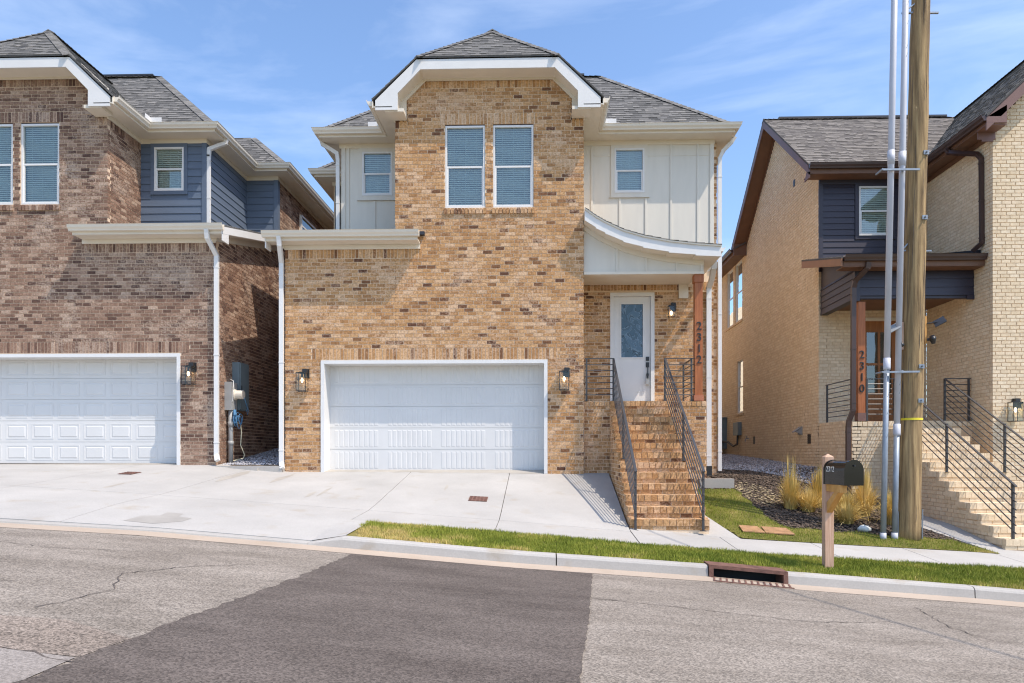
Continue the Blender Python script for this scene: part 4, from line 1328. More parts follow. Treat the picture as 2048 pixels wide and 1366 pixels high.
    g2 = MB(); g2.sweep([(a0, 14.945), (a1, 14.945)], ze, [(o, z) for o, z in K_GUT], 1); g2.build('gutter', M_CREAM, H)
    b2 = MB()
    i0, i1 = sorted((X(lx0 + .04), X(lx1 - .06)))
    b2.box(i0, i1, 14.946, 15.262, Z(4.60), Z(4.63)); b2.box(i0, i1, 14.946, 14.966, Z(4.631), Z(4.76))
    b2.build('soffit', M_CREAM, H)
    b3 = MB(); b3.box(*sorted((X(lx0 + .04), X(LOW))), 15.264, 15.296, Z(4.50), Z(4.598)); b3.build('frieze_board', M_CREAM, H)
    # rake board and soffit on the outer end of the shed roof
    xo = X(lx1 - .06)
    rk = MB()
    rk.prism([(xo, 14.93, pz(14.93) - .19), (xo, 18.95, pz(18.95) - .19), (xo, 18.95, pz(18.95) - .032), (xo, 14.93, pz(14.93) - .032)], (m * .02, 0, 0))
    rk.prism([(xo, 14.95, pz(14.93) - .33), (xo, 15.25, pz(14.93) - .33), (xo, 15.25, pz(15.25) - .191), (xo, 14.95, pz(14.93) - .191)], (m * .02, 0, 0))
    rk.build('rake_board', M_WHITE, H)
    rs = MB()
    xi = X(LOW)
    rs.prism([(xi, 14.97, pz(14.97) - .20), (xo, 14.97, pz(14.97) - .20), (xo, 18.9, pz(18.9) - .20), (xi, 18.9, pz(18.9) - .20)], (0, 0, .01))
    rs.prism([(xi + m * .03, 15.25, pz(15.25) - .33), (xi + m * .03, 18.9, pz(18.9) - .33), (xi + m * .03, 18.9, pz(18.9) - .202), (xi + m * .03, 15.25, pz(15.25) - .202)], (-m * .028, 0, 0))
    rs.build('rake_soffit', M_CREAM, H)
    fl_ = MB(); q = sorted((X(lx0 - .06), X(TW + .02)))
    fl_.box(q[0], q[1], 15.20, 15.297, Z(4.79), Z(4.86)); fl_.box(q[0], q[1], 15.27, 15.296, Z(4.86), Z(4.875))
    fl_.build('flashing', M_FLASH, H)
    # ---- downspouts
    xd = X(LOW + .045); s9 = m
    downspout(H, [(X(LOW - .0) - m * .0 - .02 * m, 14.89, ze - .11), (X(LOW) - .02 * m, 14.93, Z(4.50)), (X(LOW) + .045 * m, 15.22, Z(4.20)), (X(LOW) + .045 * m, 15.22, Z(-.18)), (X(LOW) + (.10 if m > 0 else -.0) , 15.14, Z(-.30))], M_WHITE, .09, .07)
    downspout(H, [(X(UP + ov + .03), 16.5 if full else 16.75, Z(7.46)), (X(UP + ov - .0), 16.5 if full else 16.75, Z(7.36)), (X(UP + .07), 16.55 if full else 16.62, Z(7.16)), (X(UP + .05), 16.56 if full else 16.62, Z(7.0)), (X(UP + .05), 16.56 if full else 16.62, Z(4.95))], M_WHITE, .085, .07)
    return H, X, Z

def siding_center(H, X, rng, Z, m, full):
    """board and batten panels of the middle house"""
    F = Fr('F', 16.6)
    for (u0, u1, w0, w1, wz0, wz1, bat, z0) in ((-4.80, -3.20, -4.296, -3.576, 6.153, 7.20, (-4.635, -4.0), 4.6), (.88, 4.03, 1.70, 2.40, 6.16, 7.21, (1.17, 1.83, 2.44, 3.03, 3.66), 4.3)):
        mb = MB()
        core(mb, F, u0, u1, z0, 7.42, [(w0, w1, wz0, wz1)], 0.0, 0.18)
        sw = mb.build('siding_wall', M_SIDING, H)
        for b in bat:
            if w0 - .09 < b < w1 + .09: zt = wz0 - .125
            else: zt = 7.29
            q = MB(); q.box(b - .022, b + .022, 16.578, 16.601, z0, zt); q.build('batten', M_SIDING, sw)
        t = MB()
        t.box(w0 - .085, w0, 16.57, 16.601, wz0 - .09, 7.29); t.box(w1, w1 + .085 if u0 > 0 else min(w1 + .085, -3.25), 16.57, 16.601, wz0 - .09, 7.29)
        t.box(w0, w1, 16.57, 16.601, wz0 - .09, wz0); t.box(w0, w1, 16.57, 16.601, wz1, 7.29)
        t.build('window_trim', M_SIDING, sw)
        s = MB(); s.box(w0 - .12, min(w1 + .12, -3.25) if u0 < 0 else w1 + .12, 16.56, 16.601, wz0 - .11, wz0 - .0905); s.build('sill', M_SIDING, sw)
        c = MB()
        e = (u0, u0 + .09) if u0 < 0 else (u1 - .09, u1)
        c.box(e[0], e[1], 16.575, 16.601, z0, 7.29); c.build('corner_board', M_SIDING, sw)
        if u0 > 0:
            hs = MB()
            for a, b in ((1.192, 1.615), (2.485, 3.008), (3.052, 3.638), (3.682, 3.93)): hs.box(a, b, 16.5935, 16.6015, 7.03, 7.036)
            hs.build('panel_joint', M_CREAM, sw)
    sd_ = MB(); sd_.box(-4.80, -4.65, 16.605, 18.9, 4.6, 7.42); sd_.box(-5.65, -4.80, 18.9, 19.05, 4.9, 7.42)
    sd_.build('siding_wall', M_SIDING, H)

def siding_left(H, X, rng, Z, m, full):
    """slate blue lap siding of the left house"""
    u0, u1 = rng(2.07, 3.655)
    w = (*rng(2.406, 3.126), Z(6.153), Z(7.20))
    lap_siding(H, Fr('F', 16.6), u0, u1 - .09, Z(4.9), Z(7.30), M_BLUE, [(w[0] - .09, w[1] + .09, w[2] - .09, w[3] + .2)])
    t = MB()
    t.box(w[0] - .09, w[0], 16.565, 16.62, w[2] - .09, Z(7.29)); t.box(w[1], w[1] + .09, 16.565, 16.62, w[2] - .09, Z(7.29))
    t.box(w[0], w[1], 16.565, 16.62, w[2] - .09, w[2]); t.box(w[0], w[1], 16.565, 16.62, w[3], Z(7.29))
    t.build('window_trim', M_BLUE, H)
    c = MB(); c.box(u1 - .09, u1 + .024, 16.565, 16.70, Z(4.8), Z(7.29)); c.build('corner_board', M_BLUE, H)
    lap_siding(H, Fr('R', X(3.655)), 16.70, 18.9, Z(4.85), Z(7.30), M_BLUE)
    v0, v1 = rng(3.655, 4.515)
    lap_siding(H, Fr('F', 18.9), v0, v1 - .10, Z(5.4), Z(7.30), M_BLUE)
    c = MB(); c.box(v1 - .10, v1 + .024, 18.865, 19.0, Z(5.4), Z(7.29)); c.build('corner_board', M_BLUE, H)

HC, XC_, ZC_ = house_a('brick_house', 'two storey tan brick house with clipped gable and white front door in the middle', -1.17, -1, 0.0, M_BRICK_TAN, M_MORT_TAN, siding_center, True)
HL, XL_, ZL_ = house_a('brick_house', 'two storey mottled brown brick house with slate blue siding beside the gravel gap', -11.735, 1, 0.17, M_BRICK_BRN, M_MORT_BRN, siding_left, False)

# ------------------------------------------------------------------ middle house: porch
def porch_centre():
    H = HC
    # swooping porch roof
    top = [(.905, 5.27), (1.14, 5.10), (1.34, 4.985), (1.73, 4.80), (2.15, 4.675), (2.70, 4.565), (3.26, 4.50), (3.80, 4.455)]
    sl = MB(); fs = MB(); rfm = MB(); so = MB()
    n = len(top)
    for i in range(n - 1):
        (xa, za), (xb, zb_) = top[i], top[i + 1]
        fs.prism([(xa, 15.0, za - .045), (xb, 15.0, zb_ - .045), (xb, 15.0, zb_ - .25 + .0), (xa, 15.0, za - .27)], (0, .03, 0))
        so.prism([(xa, 15.031, za - .045), (xb, 15.031, zb_ - .045), (xb, 15.031, zb_ - .235), (xa, 15.031, za - .255)], (0, 1.56, 0))
        rfm.prism([(xa, 14.97, za - .044), (xb, 14.97, zb_ - .044), (xb, 14.97, zb_ - .012), (xa, 14.97, za - .012)], (0, 1.63, 0))
        m_ = 3
        for k in range(m_):
            t0, t1 = k / m_, (k + 1) / m_
            x0, z0 = xa + (xb - xa) * t0, za + (zb_ - za) * t0
            x1, z1 = xa + (xb - xa) * t1, za + (zb_ - za) * t1
            for y in np.arange(14.96, 16.59, .24):
                sl.prism([(x0, float(y), z0 - .011), (x1 + .01, float(y), z1 - .011), (x1 + .01, float(y), z1 + .006), (x0, float(y), z0 - .006)], (0, min(.235, 16.6 - float(y)), 0), random.random())
    rf = rfm.build('porch_roof', M_CREAM, H)
    sl.build('shingle', M_SHINGLE, rf, kind='stuff')
    fs.build('porch_fascia', M_WHITE, H)
    so.build('porch_soffit', M_CREAM, H)
    # infill panel under the curve and its battens
    inf = MB()
    def topz(x): return float(np.interp(x, [p[0] for p in top], [p[1] for p in top])) - .25
    xs = [.905, 1.2, 1.5, 1.8, 2.1, 2.4, 2.7, 3.0, 3.3, 3.52]
    for i in range(len(xs) - 1):
        inf.prism([(xs[i], 15.40, 3.99), (xs[i + 1], 15.40, 3.99), (xs[i + 1], 15.40, topz(xs[i + 1]) + .02), (xs[i], 15.40, topz(xs[i]) + .02)], (0, .12, 0))
    iw = inf.build('porch_gable_panel', M_SIDING, H)
    for x in (1.63, 2.27, 2.93, 3.47):
        q = MB(); q.box(x - .022, x + .022, 15.38, 15.401, 3.99, topz(x) - .10); q.build('batten', M_SIDING, iw)
    for i in range(len(xs) - 1):
        pass
    q = MB()
    for i in range(len(xs) - 1):
        q.prism([(xs[i], 15.376, topz(xs[i]) - .11), (xs[i + 1], 15.376, topz(xs[i + 1]) - .11), (xs[i + 1], 15.376, topz(xs[i + 1]) + .02), (xs[i], 15.376, topz(xs[i]) + .02)], (0, .022, 0))
    q.build('porch_frieze', M_CREAM, H)
    b = MB(); b.box(.905, 3.525, 15.36, 15.56, 3.93, 3.989); b.build('porch_beam', M_CREAM, H)
    sd_ = MB(); sd_.box(3.40, 3.52, 15.521, 16.59, 3.93, 4.25); sd_.build('porch_side_beam', M_CREAM, H)
    ce = MB(); ce.box(.92, 3.40, 15.57, 16.58, 3.99, 4.01); ce.build('porch_ceiling', M_CREAM, H)
    # right gutter of the porch roof and its downspout
    g = MB(); g.sweep([(3.80, 15.03), (3.80, 16.5)], 4.42, [(o * .8, z * .8) for o, z in K_GUT], 1); g.build('gutter', M_WHITE, H)
    downspout(H, [(3.86, 15.85, 4.34), (3.86, 15.9, 4.2), (3.90, 16.28, 4.02), (3.90, 16.54, 3.9), (3.90, 16.54, -.30)], M_WHITE, .115, .07)
    bt = MB(); bt.box(3.835, 3.965, 16.49, 16.60, -.52, -.28); bt.build('drain_boot', M_BLACK, H)
    downspout(H, [(4.53, 16.6, 7.46), (4.45, 16.62, 7.34), (4.27, 16.68, 7.17), (4.195, 16.70, 7.0), (4.195, 16.70, -.38)], M_WHITE, .085, .07)
    # cedar post
    p = MB(); p.box(3.335, 3.505, 15.42, 15.59, 1.29, 3.76)
    po = p.build('porch_post', M_CEDAR, H)
    p = MB(); p.box(3.315, 3.525, 15.40, 15.61, 3.76, 3.928); p.build('post_cap', M_CEDAR, po)
    p = MB(); p.box(3.315, 3.525, 15.40, 15.61, 1.167, 1.29); p.build('post_base', mat('fresh cedar', (0.42, 0.15, 0.075), .6, .15, 6, .1), po)
    for i, ch in enumerate('2312'):
        text_mesh(ch, .25, .008, (3.425, 15.41, 2.795 - i * .245), M_BLACK, 'house_number', po)
    # front door
    y = 16.6
    f = MB()
    f.box(1.60, 1.685, y - .02, y + .12, 1.18, 3.81); f.box(2.555, 2.64, y - .02, y + .12, 1.18, 3.81); f.box(1.685, 2.555, y - .02, y + .12, 3.725, 3.81)
    f.build('door_frame', M_WHITE, H)
    d = MB(); yd = y + .05
    X0, X1, Z0, Z1 = 1.693, 2.547, 1.20, 3.72
    gx0, gx1, gz0, gz1 = 1.865, 2.375, 2.29, 3.55
    core(d, Fr('F', yd), X0, X1, Z0, Z1, [(gx0, gx1, gz0, gz1)], 0, .04)
    dr = d.build('front_door', M_WHITE, H)
    g = MB(); g.box(gx0, gx1, yd + .012, yd + .02, gz0, gz1); g.build('door_glass', M_DGLASS, dr)
    t = MB()
    for (a, b, c, e) in ((gx0 - .03, gx1 + .03, gz1, gz1 + .03), (gx0 - .03, gx1 + .03, gz0 - .03, gz0), (gx0 - .03, gx0, gz0, gz1), (gx1, gx1 + .03, gz0, gz1)):
        t.box(a, b, yd - .012, yd + .001, c, e)
    t.build('glass_trim', M_WHITE, dr)
    t = MB()
    for (a, b, c, e) in ((1.84, 2.40, 2.11, 2.13), (1.84, 2.40, 1.47, 1.49), (1.84, 1.86, 1.49, 2.11), (2.38, 2.40, 1.49, 2.11)):
        t.box(a, b, yd - .006, yd + .001, c, e)
    t.box(1.90, 2.34, yd - .004, yd + .001, 1.53, 2.07)
    t.build('door_panel', M_WHITE, dr)
    k = MB(); k.box(2.445, 2.52, yd - .025, yd, 2.205, 2.30); k.build('keypad', M_BLACK, dr)
    k = MB(); k.box(2.445, 2.52, yd - .02, yd, 2.05, 2.17); k.box(2.47, 2.495, yd - .07, yd - .05, 1.88, 2.14); k.box(2.47, 2.495, yd - .05, yd, 1.88, 1.905); k.box(2.455, 2.51, yd - .06, yd, 1.80, 1.90)
    k.build('door_handle', M_BLACK, dr)
    k = MB(); k.box(2.44, 2.515, yd - .085, yd - .045, 1.64, 1.765); k.tube([(2.452, yd - .065, 1.76), (2.452, yd - .065, 1.84), (2.503, yd - .065, 1.84), (2.503, yd - .065, 1.76)], .006, 6)
    lb = k.build('lock_box', M_GREYP); tag(lb, 'small grey key lock box hanging from the white front door handle', 'lock box')
    th = MB(); th.box(1.60, 2.64, y - .06, y + .12, 1.167, 1.198); th.build('threshold', M_FLASH, H)
    # ceiling mounted box near the post
    c = MB(); c.box(3.20, 3.42, 16.52, 16.58, 3.66, 3.99); c.build('beam_pocket', M_CREAM, H)
porch_centre()

# steps and landing in front of the middle house: one masonry thing
def steps_centre():
    T = root('brick_steps', (2.14, 13.5, -1.3), 'tan brick front steps with thirteen risers climbing to the white front door', 'steps')
    x0, x1, y0, y1 = 1.47, 2.81, 11.86, 15.4
    n = 13; z0, z1 = -1.285, 1.165
    rh = (z1 - z0) / n; td = (y1 - y0) / (n - 1)
    c = MB(); B = Bricks()
    for i in range(n - 1):
        ya = y0 + i * td; zt = z0 + (i + 1) * rh
        c.box(x0 + .009, x1 - .009, ya + .007, y1 + .05, zt - rh - (.5 if i == 0 else 0), zt - .006)
    c.box(.905, 3.585 - .009, 15.409, 16.59, -1.2, 1.15)
    w = c.build('step_core', M_MORT_TAN, T)
    top = MB()
    for i in range(n):
        ya = y0 + i * td; zt = z0 + (i + 1) * rh
        F = Fr('F', ya if i < n - 1 else 15.4)
        # lower course stretcher, upper rowlock course with nosing
        zl = zt - rh
        if i < n - 1 or True:
            xx0, xx1 = (x0, x1)
            m = 7
            off = (i % 2) * .1
            u = xx0 - off
            while u < xx1:
                a, b = max(u, xx0), min(u + .192, xx1)
                B.put(F, a, b, zl + .004, zl + .066) if b - a > .03 else None
                u += .203
            k = 12; bw = (xx1 - xx0) / k
            for q in range(k):
                B.put(F, xx0 + q * bw + .005, xx0 + (q + 1) * bw - .005, zl + .076, zt - .004, tone=random.uniform(.25, .9), proud=.02)
            # tread pavers behind nosing
            if i < n - 1:
                for q in range(k):
                    t_ = random.uniform(.75, 1)
                    top.box(xx0 + q * bw + .005, xx0 + (q + 1) * bw - .005, ya + .097, ya + td - .004, zt - .03, zt - .004 + random.uniform(-.001, .001), t_)
    top.build('tread_brick', M_BRICK_TAN, w, kind='stuff')
    # side wall stepped
    def reg(z):
        i = max(0, math.ceil((z - z0) / rh - .35))
        ya = y0 + min(i, n - 1) * td
        return [(ya + .105 if ya < 15.3 else 15.3, 15.42)] if z < z1 - .05 else []
    for k_, xx in (('L', x0), ('R', x1)):
        B.run(Fr(k_, xx), -1.5, z1 - .02, lambda z: [(max(y0 + .10, y0 + max(0, math.floor((z - z0) / rh)) * td + .10), 15.39)] if z > z0 else [(y0 + .1, 15.39)], zbase=-.43)
    FL = Fr('F', 15.4)
    hz = z1 - .10
    B.run(FL, -1.2, hz - .02, lambda z: [(.92, x0 - .0), (x1, 3.585)], zbase=-.43)
    for (a, b) in ((.92, x0), (x1, 3.585)):
        B.soldier(FL, a, b, hz - .013, z1, w=.115, proud=.012)
    B.run(Fr('R', 3.585), -1.2, 1.15, lambda z: [(15.505, 16.58)], zbase=-.43)
    pv = MB(); pv.box(.92, 3.585, 15.5, 16.595, 1.151, 1.164); pv.build('landing_slab', M_MORT_TAN, w)
    B.finish(T, w, M_BRICK_TAN)
    return T
steps_centre()
GR = 'graphite steel railings of the tan brick steps'
def yz(y): return -.27 + (y - 11.78) * (2.10 + .27) / (15.45 - 11.78)
railing('sloping graphite railing down the left side of the tan brick steps', [((1.56, 15.45, 2.10), (1.56, 11.74, yz(11.74)))], [(1.56, 11.80, -1.285, yz(11.8)), (1.56, 13.55, -.10, yz(13.55))], 6, group=GR)
railing('sloping graphite railing down the right side of the tan brick steps', [((2.69, 15.45, 2.10), (2.69, 11.74, yz(11.74)))], [(2.69, 11.80, -1.29, yz(11.8)), (2.69, 13.45, -.13, yz(13.45))], 6, group=GR)
railing('short level graphite railing on the landing beside the brick bay', [((.93, 15.45, 2.10), (1.57, 15.45, 2.10))], [(.97, 15.45, 1.165, 2.1), (1.56, 15.47, 1.165, 2.1)], 6, group=GR)
railing('level graphite railing on the landing beside the cedar post', [((2.68, 15.45, 2.10), (3.33, 15.45, 2.10)), ((3.30, 15.6, 2.10), (3.30, 16.58, 2.10))], [(2.69, 15.47, 1.165, 2.1), (3.27, 15.47, 1.165, 2.1), (3.30, 16.5, 1.165, 2.1)], 6, group=GR)

lantern((-5.262, 15.3, 1.87), 'black box wall lantern on tan brick at left of the plank garage door')
lantern((.468, 15.3, 1.88), 'black box wall lantern on tan brick between garage door and front steps')
lantern((-7.785, 15.3, 2.02), 'black box wall lantern on brown brick beside the square panelled garage door', w=.22)
lantern((3.02, 16.6, 3.56), 'small black lantern on the porch wall right of the white front door', w=.15, h=.25, dep=.14)

# ------------------------------------------------------------------ right house: cream painted brick, brown roof edge
def house_right():
    H = root('brick_house', (9.6, 17.9, -.4), 'cream painted brick house with brown eaves and plum siding behind the utility pole', 'house', 'new two storey brick houses')
    XL, YF, XB, YB_ = 6.98, 17.9, 9.66, 15.3
    XR = 14.74
    wall = MB()
    FF, FL, FB, FBL = Fr('F', YF), Fr('L', XL), Fr('F', YB_), Fr('L', XB)
    dh = (8.05, 8.98, .6, 3.42)
    core(wall, FF, XL + .21, XB, -.9, 4.3, [dh])
    wl_h = [(24.7, 25.62, 4.72, 6.84), (25.85, 26.75, 4.72, 6.84), (24.6, 25.35, 1.44, 3.32), (18.42, 18.68, .27, .52), (23.2, 23.45, .33, .58)]
    core(wall, FL, YF + .009, 34, -1.2, 6.95, wl_h)
    wall.prism([(XL + .009, YF + .009, 6.95), (XL + .009, 24.2, 6.95), (XL + .009, 24.2, 7.08), (XL + .009, 21.0, 9.55), (XL + .009, YF + .009, 7.1)], (.19, 0, 0))
    core(wall, FB, XB + .009, XR, -2.2, 7.1)
    wall.prism([(XB + .05, YB_ + .009, 7.1), (XR - .05, YB_ + .009, 7.1), ((XB + XR) / 2, YB_ + .009, 9.5)], (0, .19, 0))
    wall.box(XB + .009, XB + .2, YB_ + .2, YF, -1.3, 7.05)
    # porch base
    wall.box(XL + .02, XB, 16.009, YF, -1.9, .73)
    wall.box(XL + .009, XL + .2, 16.009, YF + .1, -1.9, .73)
    W = wall.build('wall', M_MORT_CRM, H)
    B = Bricks()
    zb = -.40
    hol = [(a, b, c, d) for a, b, c, d in wl_h]
    B.run(FL, -1.0, 6.98, lambda z: [(YF + .005, 30)], hol, zbase=zb)
    B.run(FL, 6.98, 9.6, lambda z: [(max(YF + .005, YF + (z - 7.0) / .786 - .1), 24.1 - (z - 7.0) / .786 + .2)], zbase=zb)
    B.run(FF, .745, 3.70, lambda z: [(XL, XB)], [(8.0, 9.02, .6, 3.46)], zbase=zb)
    B.run(FB, -2.0, 7.1, lambda z: [(XB, XR)], zbase=zb)
    B.run(FB, 7.1, 9.6, lambda z: [(XB + (z - 7.1) / .97 + .0, XR - (z - 7.1) / .97)], zbase=zb)
    B.run(FBL, -1.3, 6.8, lambda z: [(YB_ + .105, YF)], zbase=zb)
    B.soldier(FBL, YB_ + .105, YF, 6.82, 7.02)
    FP = Fr('F', 16.0)
    B.run(FP, -1.9, .63, lambda z: [(XL, 7.80)], zbase=zb)
    B.soldier(FP, XL, XB, .63, .745, w=.115, proud=.012)
    B.run(FL, -1.9, .73, lambda z: [(16.105, YF)], zbase=zb)
    B.finish(H, W, M_BRICK_CRM)
    fl = MB(); fl.box(XL + .02, XB, 16.1, YF, .731, .742); fl.build('landing_slab', M_MORT_CRM, H)
    # windows
    window(H, FL, 24.7, 25.62, 4.72, 6.84, d=.06, blind=False); window(H, FL, 25.85, 26.75, 4.72, 6.84, d=.06, blind=False)
    window(H, FL, 24.6, 25.35, 1.44, 3.32, d=.06, blind=False)
    for (a, b, z) in ((24.62, 25.70, 4.72), (25.78, 26.82, 4.72), (24.54, 25.41, 1.44)):
        q = MB(); q.fb(FL, a, b, -.03, .06, z - .07, z - .004); q.build('sill', M_MORT_CRM, H)
    window(H, FF, 7.97, 8.78, 5.50, 6.74, d=-.02)
    # plum siding with its trims
    lap_siding(H, FF, XL + .10, XB, 4.62, 6.80, M_NAVY, [(7.87, 8.88, 5.40, 6.90)], exp=.150)
    t = MB()
    t.box(7.88, 7.97, YF - .035, YF + .02, 5.41, 6.80); t.box(8.78, 8.87, YF - .035, YF + .02, 5.41, 6.80); t.box(7.97, 8.78, YF - .035, YF + .02, 5.41, 5.50); t.box(7.97, 8.78, YF - .035, YF + .02, 6.74, 6.80)
    t.box(XL, XL + .10, YF - .03, YF + .02, 4.6, 6.80); t.box(XL, XB, YF - .036, YF + .02, 6.801, 6.93); t.box(XB - .10, XB, YF - .03, YF + .02, 4.62, 6.80)
    t.build('siding_trim', M_NAVY, H)
    # main roof and bay roof
    rf = Roof(H, M_SHINGLE_B, .05)
    ze, P = 7.15, .786
    xl = 6.56
    rf.plane([(xl, 17.45, ze), (11.9, 17.45, ze), (12.2, 21.0, ze + P * 3.55), (xl, 21.0, ze + P * 3.55)])
    rf.plane([(16, 24.55, ze), (xl, 24.55, ze), (xl, 21.0, ze + P * 3.55), (16, 21.0, ze + P * 3.55)])
    xr = 12.2; xe = 9.28; zz = 7.10; Q = .97
    rf2 = Roof(H, M_SHINGLE, .05)
    rf2.plane([(xe, 14.88, zz), (xe, 17.40, zz), (xr, 21.0, zz + Q * (xr - xe)), (xr, 14.88, zz + Q * (xr - xe))])
    rf2.plane([(2 * xr - xe, 17.4, zz), (2 * xr - xe, 14.88, zz), (xr, 14.88, zz + Q * (xr - xe)), (xr, 21.0, zz + Q * (xr - xe))], tabs=False)
    rf.ridge((xl, 21.0, ze + P * 3.55), (12.0, 21.0, ze + P * 3.55)); rf2.ridge((xr, 14.88, zz + Q * (xr - xe)), (xr, 21.0, zz + Q * (xr - xe)))
    # rear wing roof, eave running away from the street
    rf.plane([(xl, 32, 7.05), (xl, 24.1, 7.05), (9.5, 24.1, 8.6), (9.5, 32, 8.6)], tabs=False)
    rf.finish(); rf2.finish(150)
    rv = MB(); rv.box(7.0, 11.9, 20.93, 21.1, ze + P * 3.55 + .0, ze + P * 3.55 + .05); rv.build('ridge_vent', M_FLASH, H)
    # rake boards of the left gable
    def rk(y0, z0, y1, z1, h, x0, x1, mt, nm, drop=.055):
        mb = MB(); mb.prism([(x0, y0, z0 - drop - h), (x0, y1, z1 - drop - h), (x0, y1, z1 - drop), (x0, y0, z0 - drop)], (x1 - x0, 0, 0)); return mb.build(nm, mt, H)
    zt = ze + P * 3.55
    rk(17.43, ze, 21.0, zt, .21, xl, xl + .03, M_BROWNF, 'rake_board'); rk(21.0, zt, 24.55, ze, .21, xl, xl + .03, M_BROWNF, 'rake_board')
    rk(17.46, ze, 21.0, zt, .02, xl + .031, XL + .0, M_BROWNS, 'rake_soffit', .20); rk(21.0, zt, 24.5, ze, .02, xl + .031, XL + .0, M_BROWNS, 'rake_soffit', .20)
    rk(17.9, ze + P * .45, 21.0, zt, .12, XL - .022, XL + .0, M_BROWNS, 'rake_frieze', .22); rk(21.0, zt, 24.1, ze + P * .45, .12, XL - .022, XL, M_BROWNS, 'rake_frieze', .22)
    e = MB(); e.prism([(xl, 17.43, ze - .34), (xl, 17.75, ze - .34), (xl, 17.60, ze - .15), (xl, 17.43, ze - .2)], (.03, 0, 0)); e.build('rake_return', M_BROWNF, H)
    g = MB(); g.sweep([(xl, 17.46), (9.35, 17.46)], ze, K_GUT, 1); g.build('gutter', M_BROWN, H)
    s = MB(); s.box(xl + .03, XB - .0, 17.48, YF - .037, ze - .235, ze - .215); s.box(xl + .03, XB, 17.461, 17.48, ze - .235, ze - .02); s.build('soffit', M_BROWNS, H)
    g = MB(); g.sweep([(xl + .01, 24.3), (xl + .01, 33)], 7.07, K_GUT, -1); g.build('gutter', M_BROWN, H)
    s = MB(); s.box(xl + .01, XL - .001, 24.2, 33, 6.84, 6.88); s.box(xl + .02, xl + .04, 24.2, 33, 6.88, 7.0); s.box(xl - .02, XL - .001, 24.15, 24.20, 6.80, 7.2); s.build('soffit', M_BROWNS, H)
    # bay gable: fascia, return, side gutter and soffit
    yf = 14.9
    def bf(x0, z0, x1, z1, h, y0, y1, mt, nm):
        mb = MB(); mb.prism([(x0, y0, z0 - h), (x1, y0, z1 - h), (x1, y0, z1), (x0, y0, z0)], (0, y1 - y0, 0)); return mb.build(nm, mt, H)
    bf(xe, zz - .06, xr, zz + Q * (xr - xe) - .06, .27, yf, yf + .03, M_BROWNF, 'bay_fascia')
    bf(xr, zz + Q * (xr - xe) - .06, 2 * xr - xe, zz - .06, .27, yf, yf + .03, M_BROWNF, 'bay_fascia')
    bf(xe + .02, zz - .11, xr, zz + Q * (xr - xe) - .13, .02, yf + .031, YB_ - .001, M_BROWNS, 'bay_soffit')
    bf(XB - .0, zz + Q * (XB - xe) - .13, xr, zz + Q * (xr - xe) - .13, .16, YB_ - .022, YB_ - .0, M_BROWNF, 'bay_frieze')
    r = MB(); r.box(xe, 9.70, yf - .001, yf + .035, 6.93, 7.06); r.prism([(xe + .02, yf, 7.055), (9.70, yf, 7.055), (9.70, yf, 7.30)], (0, .03, 0)); r.build('bay_return', M_BROWNF, H)
    r = MB(); r.box(xe + .02, 9.72, yf + .036, YB_ - .03, 6.90, 6.925); r.box(9.33, 9.70, YB_ - .028, YB_ - .002, 6.74, 6.899); r.box(9.42, 9.66, YB_ - .026, YB_ - .003, 6.70, 6.74); r.build('bay_return_soffit', M_BROWNF, H)
    g = MB(); g.sweep([(xe + .02, 14.9), (xe + .02, 17.42)], zz + .0, K_GUT, -1); g.build('gutter', M_BROWN, H)
    s = MB(); s.box(xe + .03, XB - .001, YB_ - .0, YF, 6.90, 6.925); s.box(xe + .022, xe + .042, 14.95, YF - .4, 6.926, 7.05); s.box(XB - .024, XB - .001, YB_ + .0, YF, 6.80, 6.899); s.build('soffit', M_BROWNS, H)
    downspout(H, [(9.22, 16.25, 6.96), (9.24, 16.2, 6.86), (9.58, 15.72, 6.62), (9.615, 15.62, 6.48), (9.615, 15.6, 4.62), (9.52, 15.75, 4.50)], M_BROWN, .085, .07)
    # porch roof
    yp, zp, Pp = 15.54, 4.32, .245
    pr = Roof(H, M_SHINGLE_B, .03)
    pr.plane([(6.55, yp, zp), (9.655, yp, zp), (9.655, YF, zp + Pp * (YF - yp)), (6.55, YF, zp + Pp * (YF - yp))])
    pr.finish(60)
    f = MB(); f.box(8.62, 9.655, YF - .9, YF - .86, 4.75, 4.80); f.prism([(9.64, 15.7, 4.38), (9.64, YF, 4.92), (9.64, YF, 5.02), (9.64, 15.7, 4.50)], (.014, 0, 0)); f.build('flashing', M_FLASH, H)
    mb = MB(); mb.prism([(6.55, yp, zp - .20), (6.55, YF, zp + Pp * (YF - yp) - .20), (6.55, YF, zp + Pp * (YF - yp) - .032), (6.55, yp, zp - .032)], (.03, 0, 0)); mb.build('rake_board', mat('orange brown fascia paint', (0.27, .125, .06), .5, .08, 4, .05), H)
    mb = MB(); mb.prism([(6.581, yp + .02, zp - .17), (7.03, yp + .02, zp - .17), (7.03, YF - .01, zp + Pp * (YF - yp) - .17), (6.581, YF - .01, zp + Pp * (YF - yp) - .17)], (0, 0, .02)); mb.build('porch_soffit', M_BROWNS, H)
    g = MB(); g.sweep([(6.60, yp + .01), (9.64, yp + .01)], zp + .03, K_GUT, 1); g.build('gutter', M_BROWN, H)
    s = MB(); s.box(6.60, 9.65, yp + .02, 15.93, 4.11, 4.13); s.box(6.60, 9.65, yp + .011, yp + .02, 4.131, 4.26); s.build('soffit', M_BROWNS, H)
    # beam box clad in lap boards
    bm = lap_siding(H, Fr('F', 15.96), 7.04, 9.655, 3.56, 4.11, M_NAVY, exp=.185)
    lap_siding(H, Fr('L', 7.04), 16.0, YF, 3.50, 4.15, M_NAVY, exp=.155)
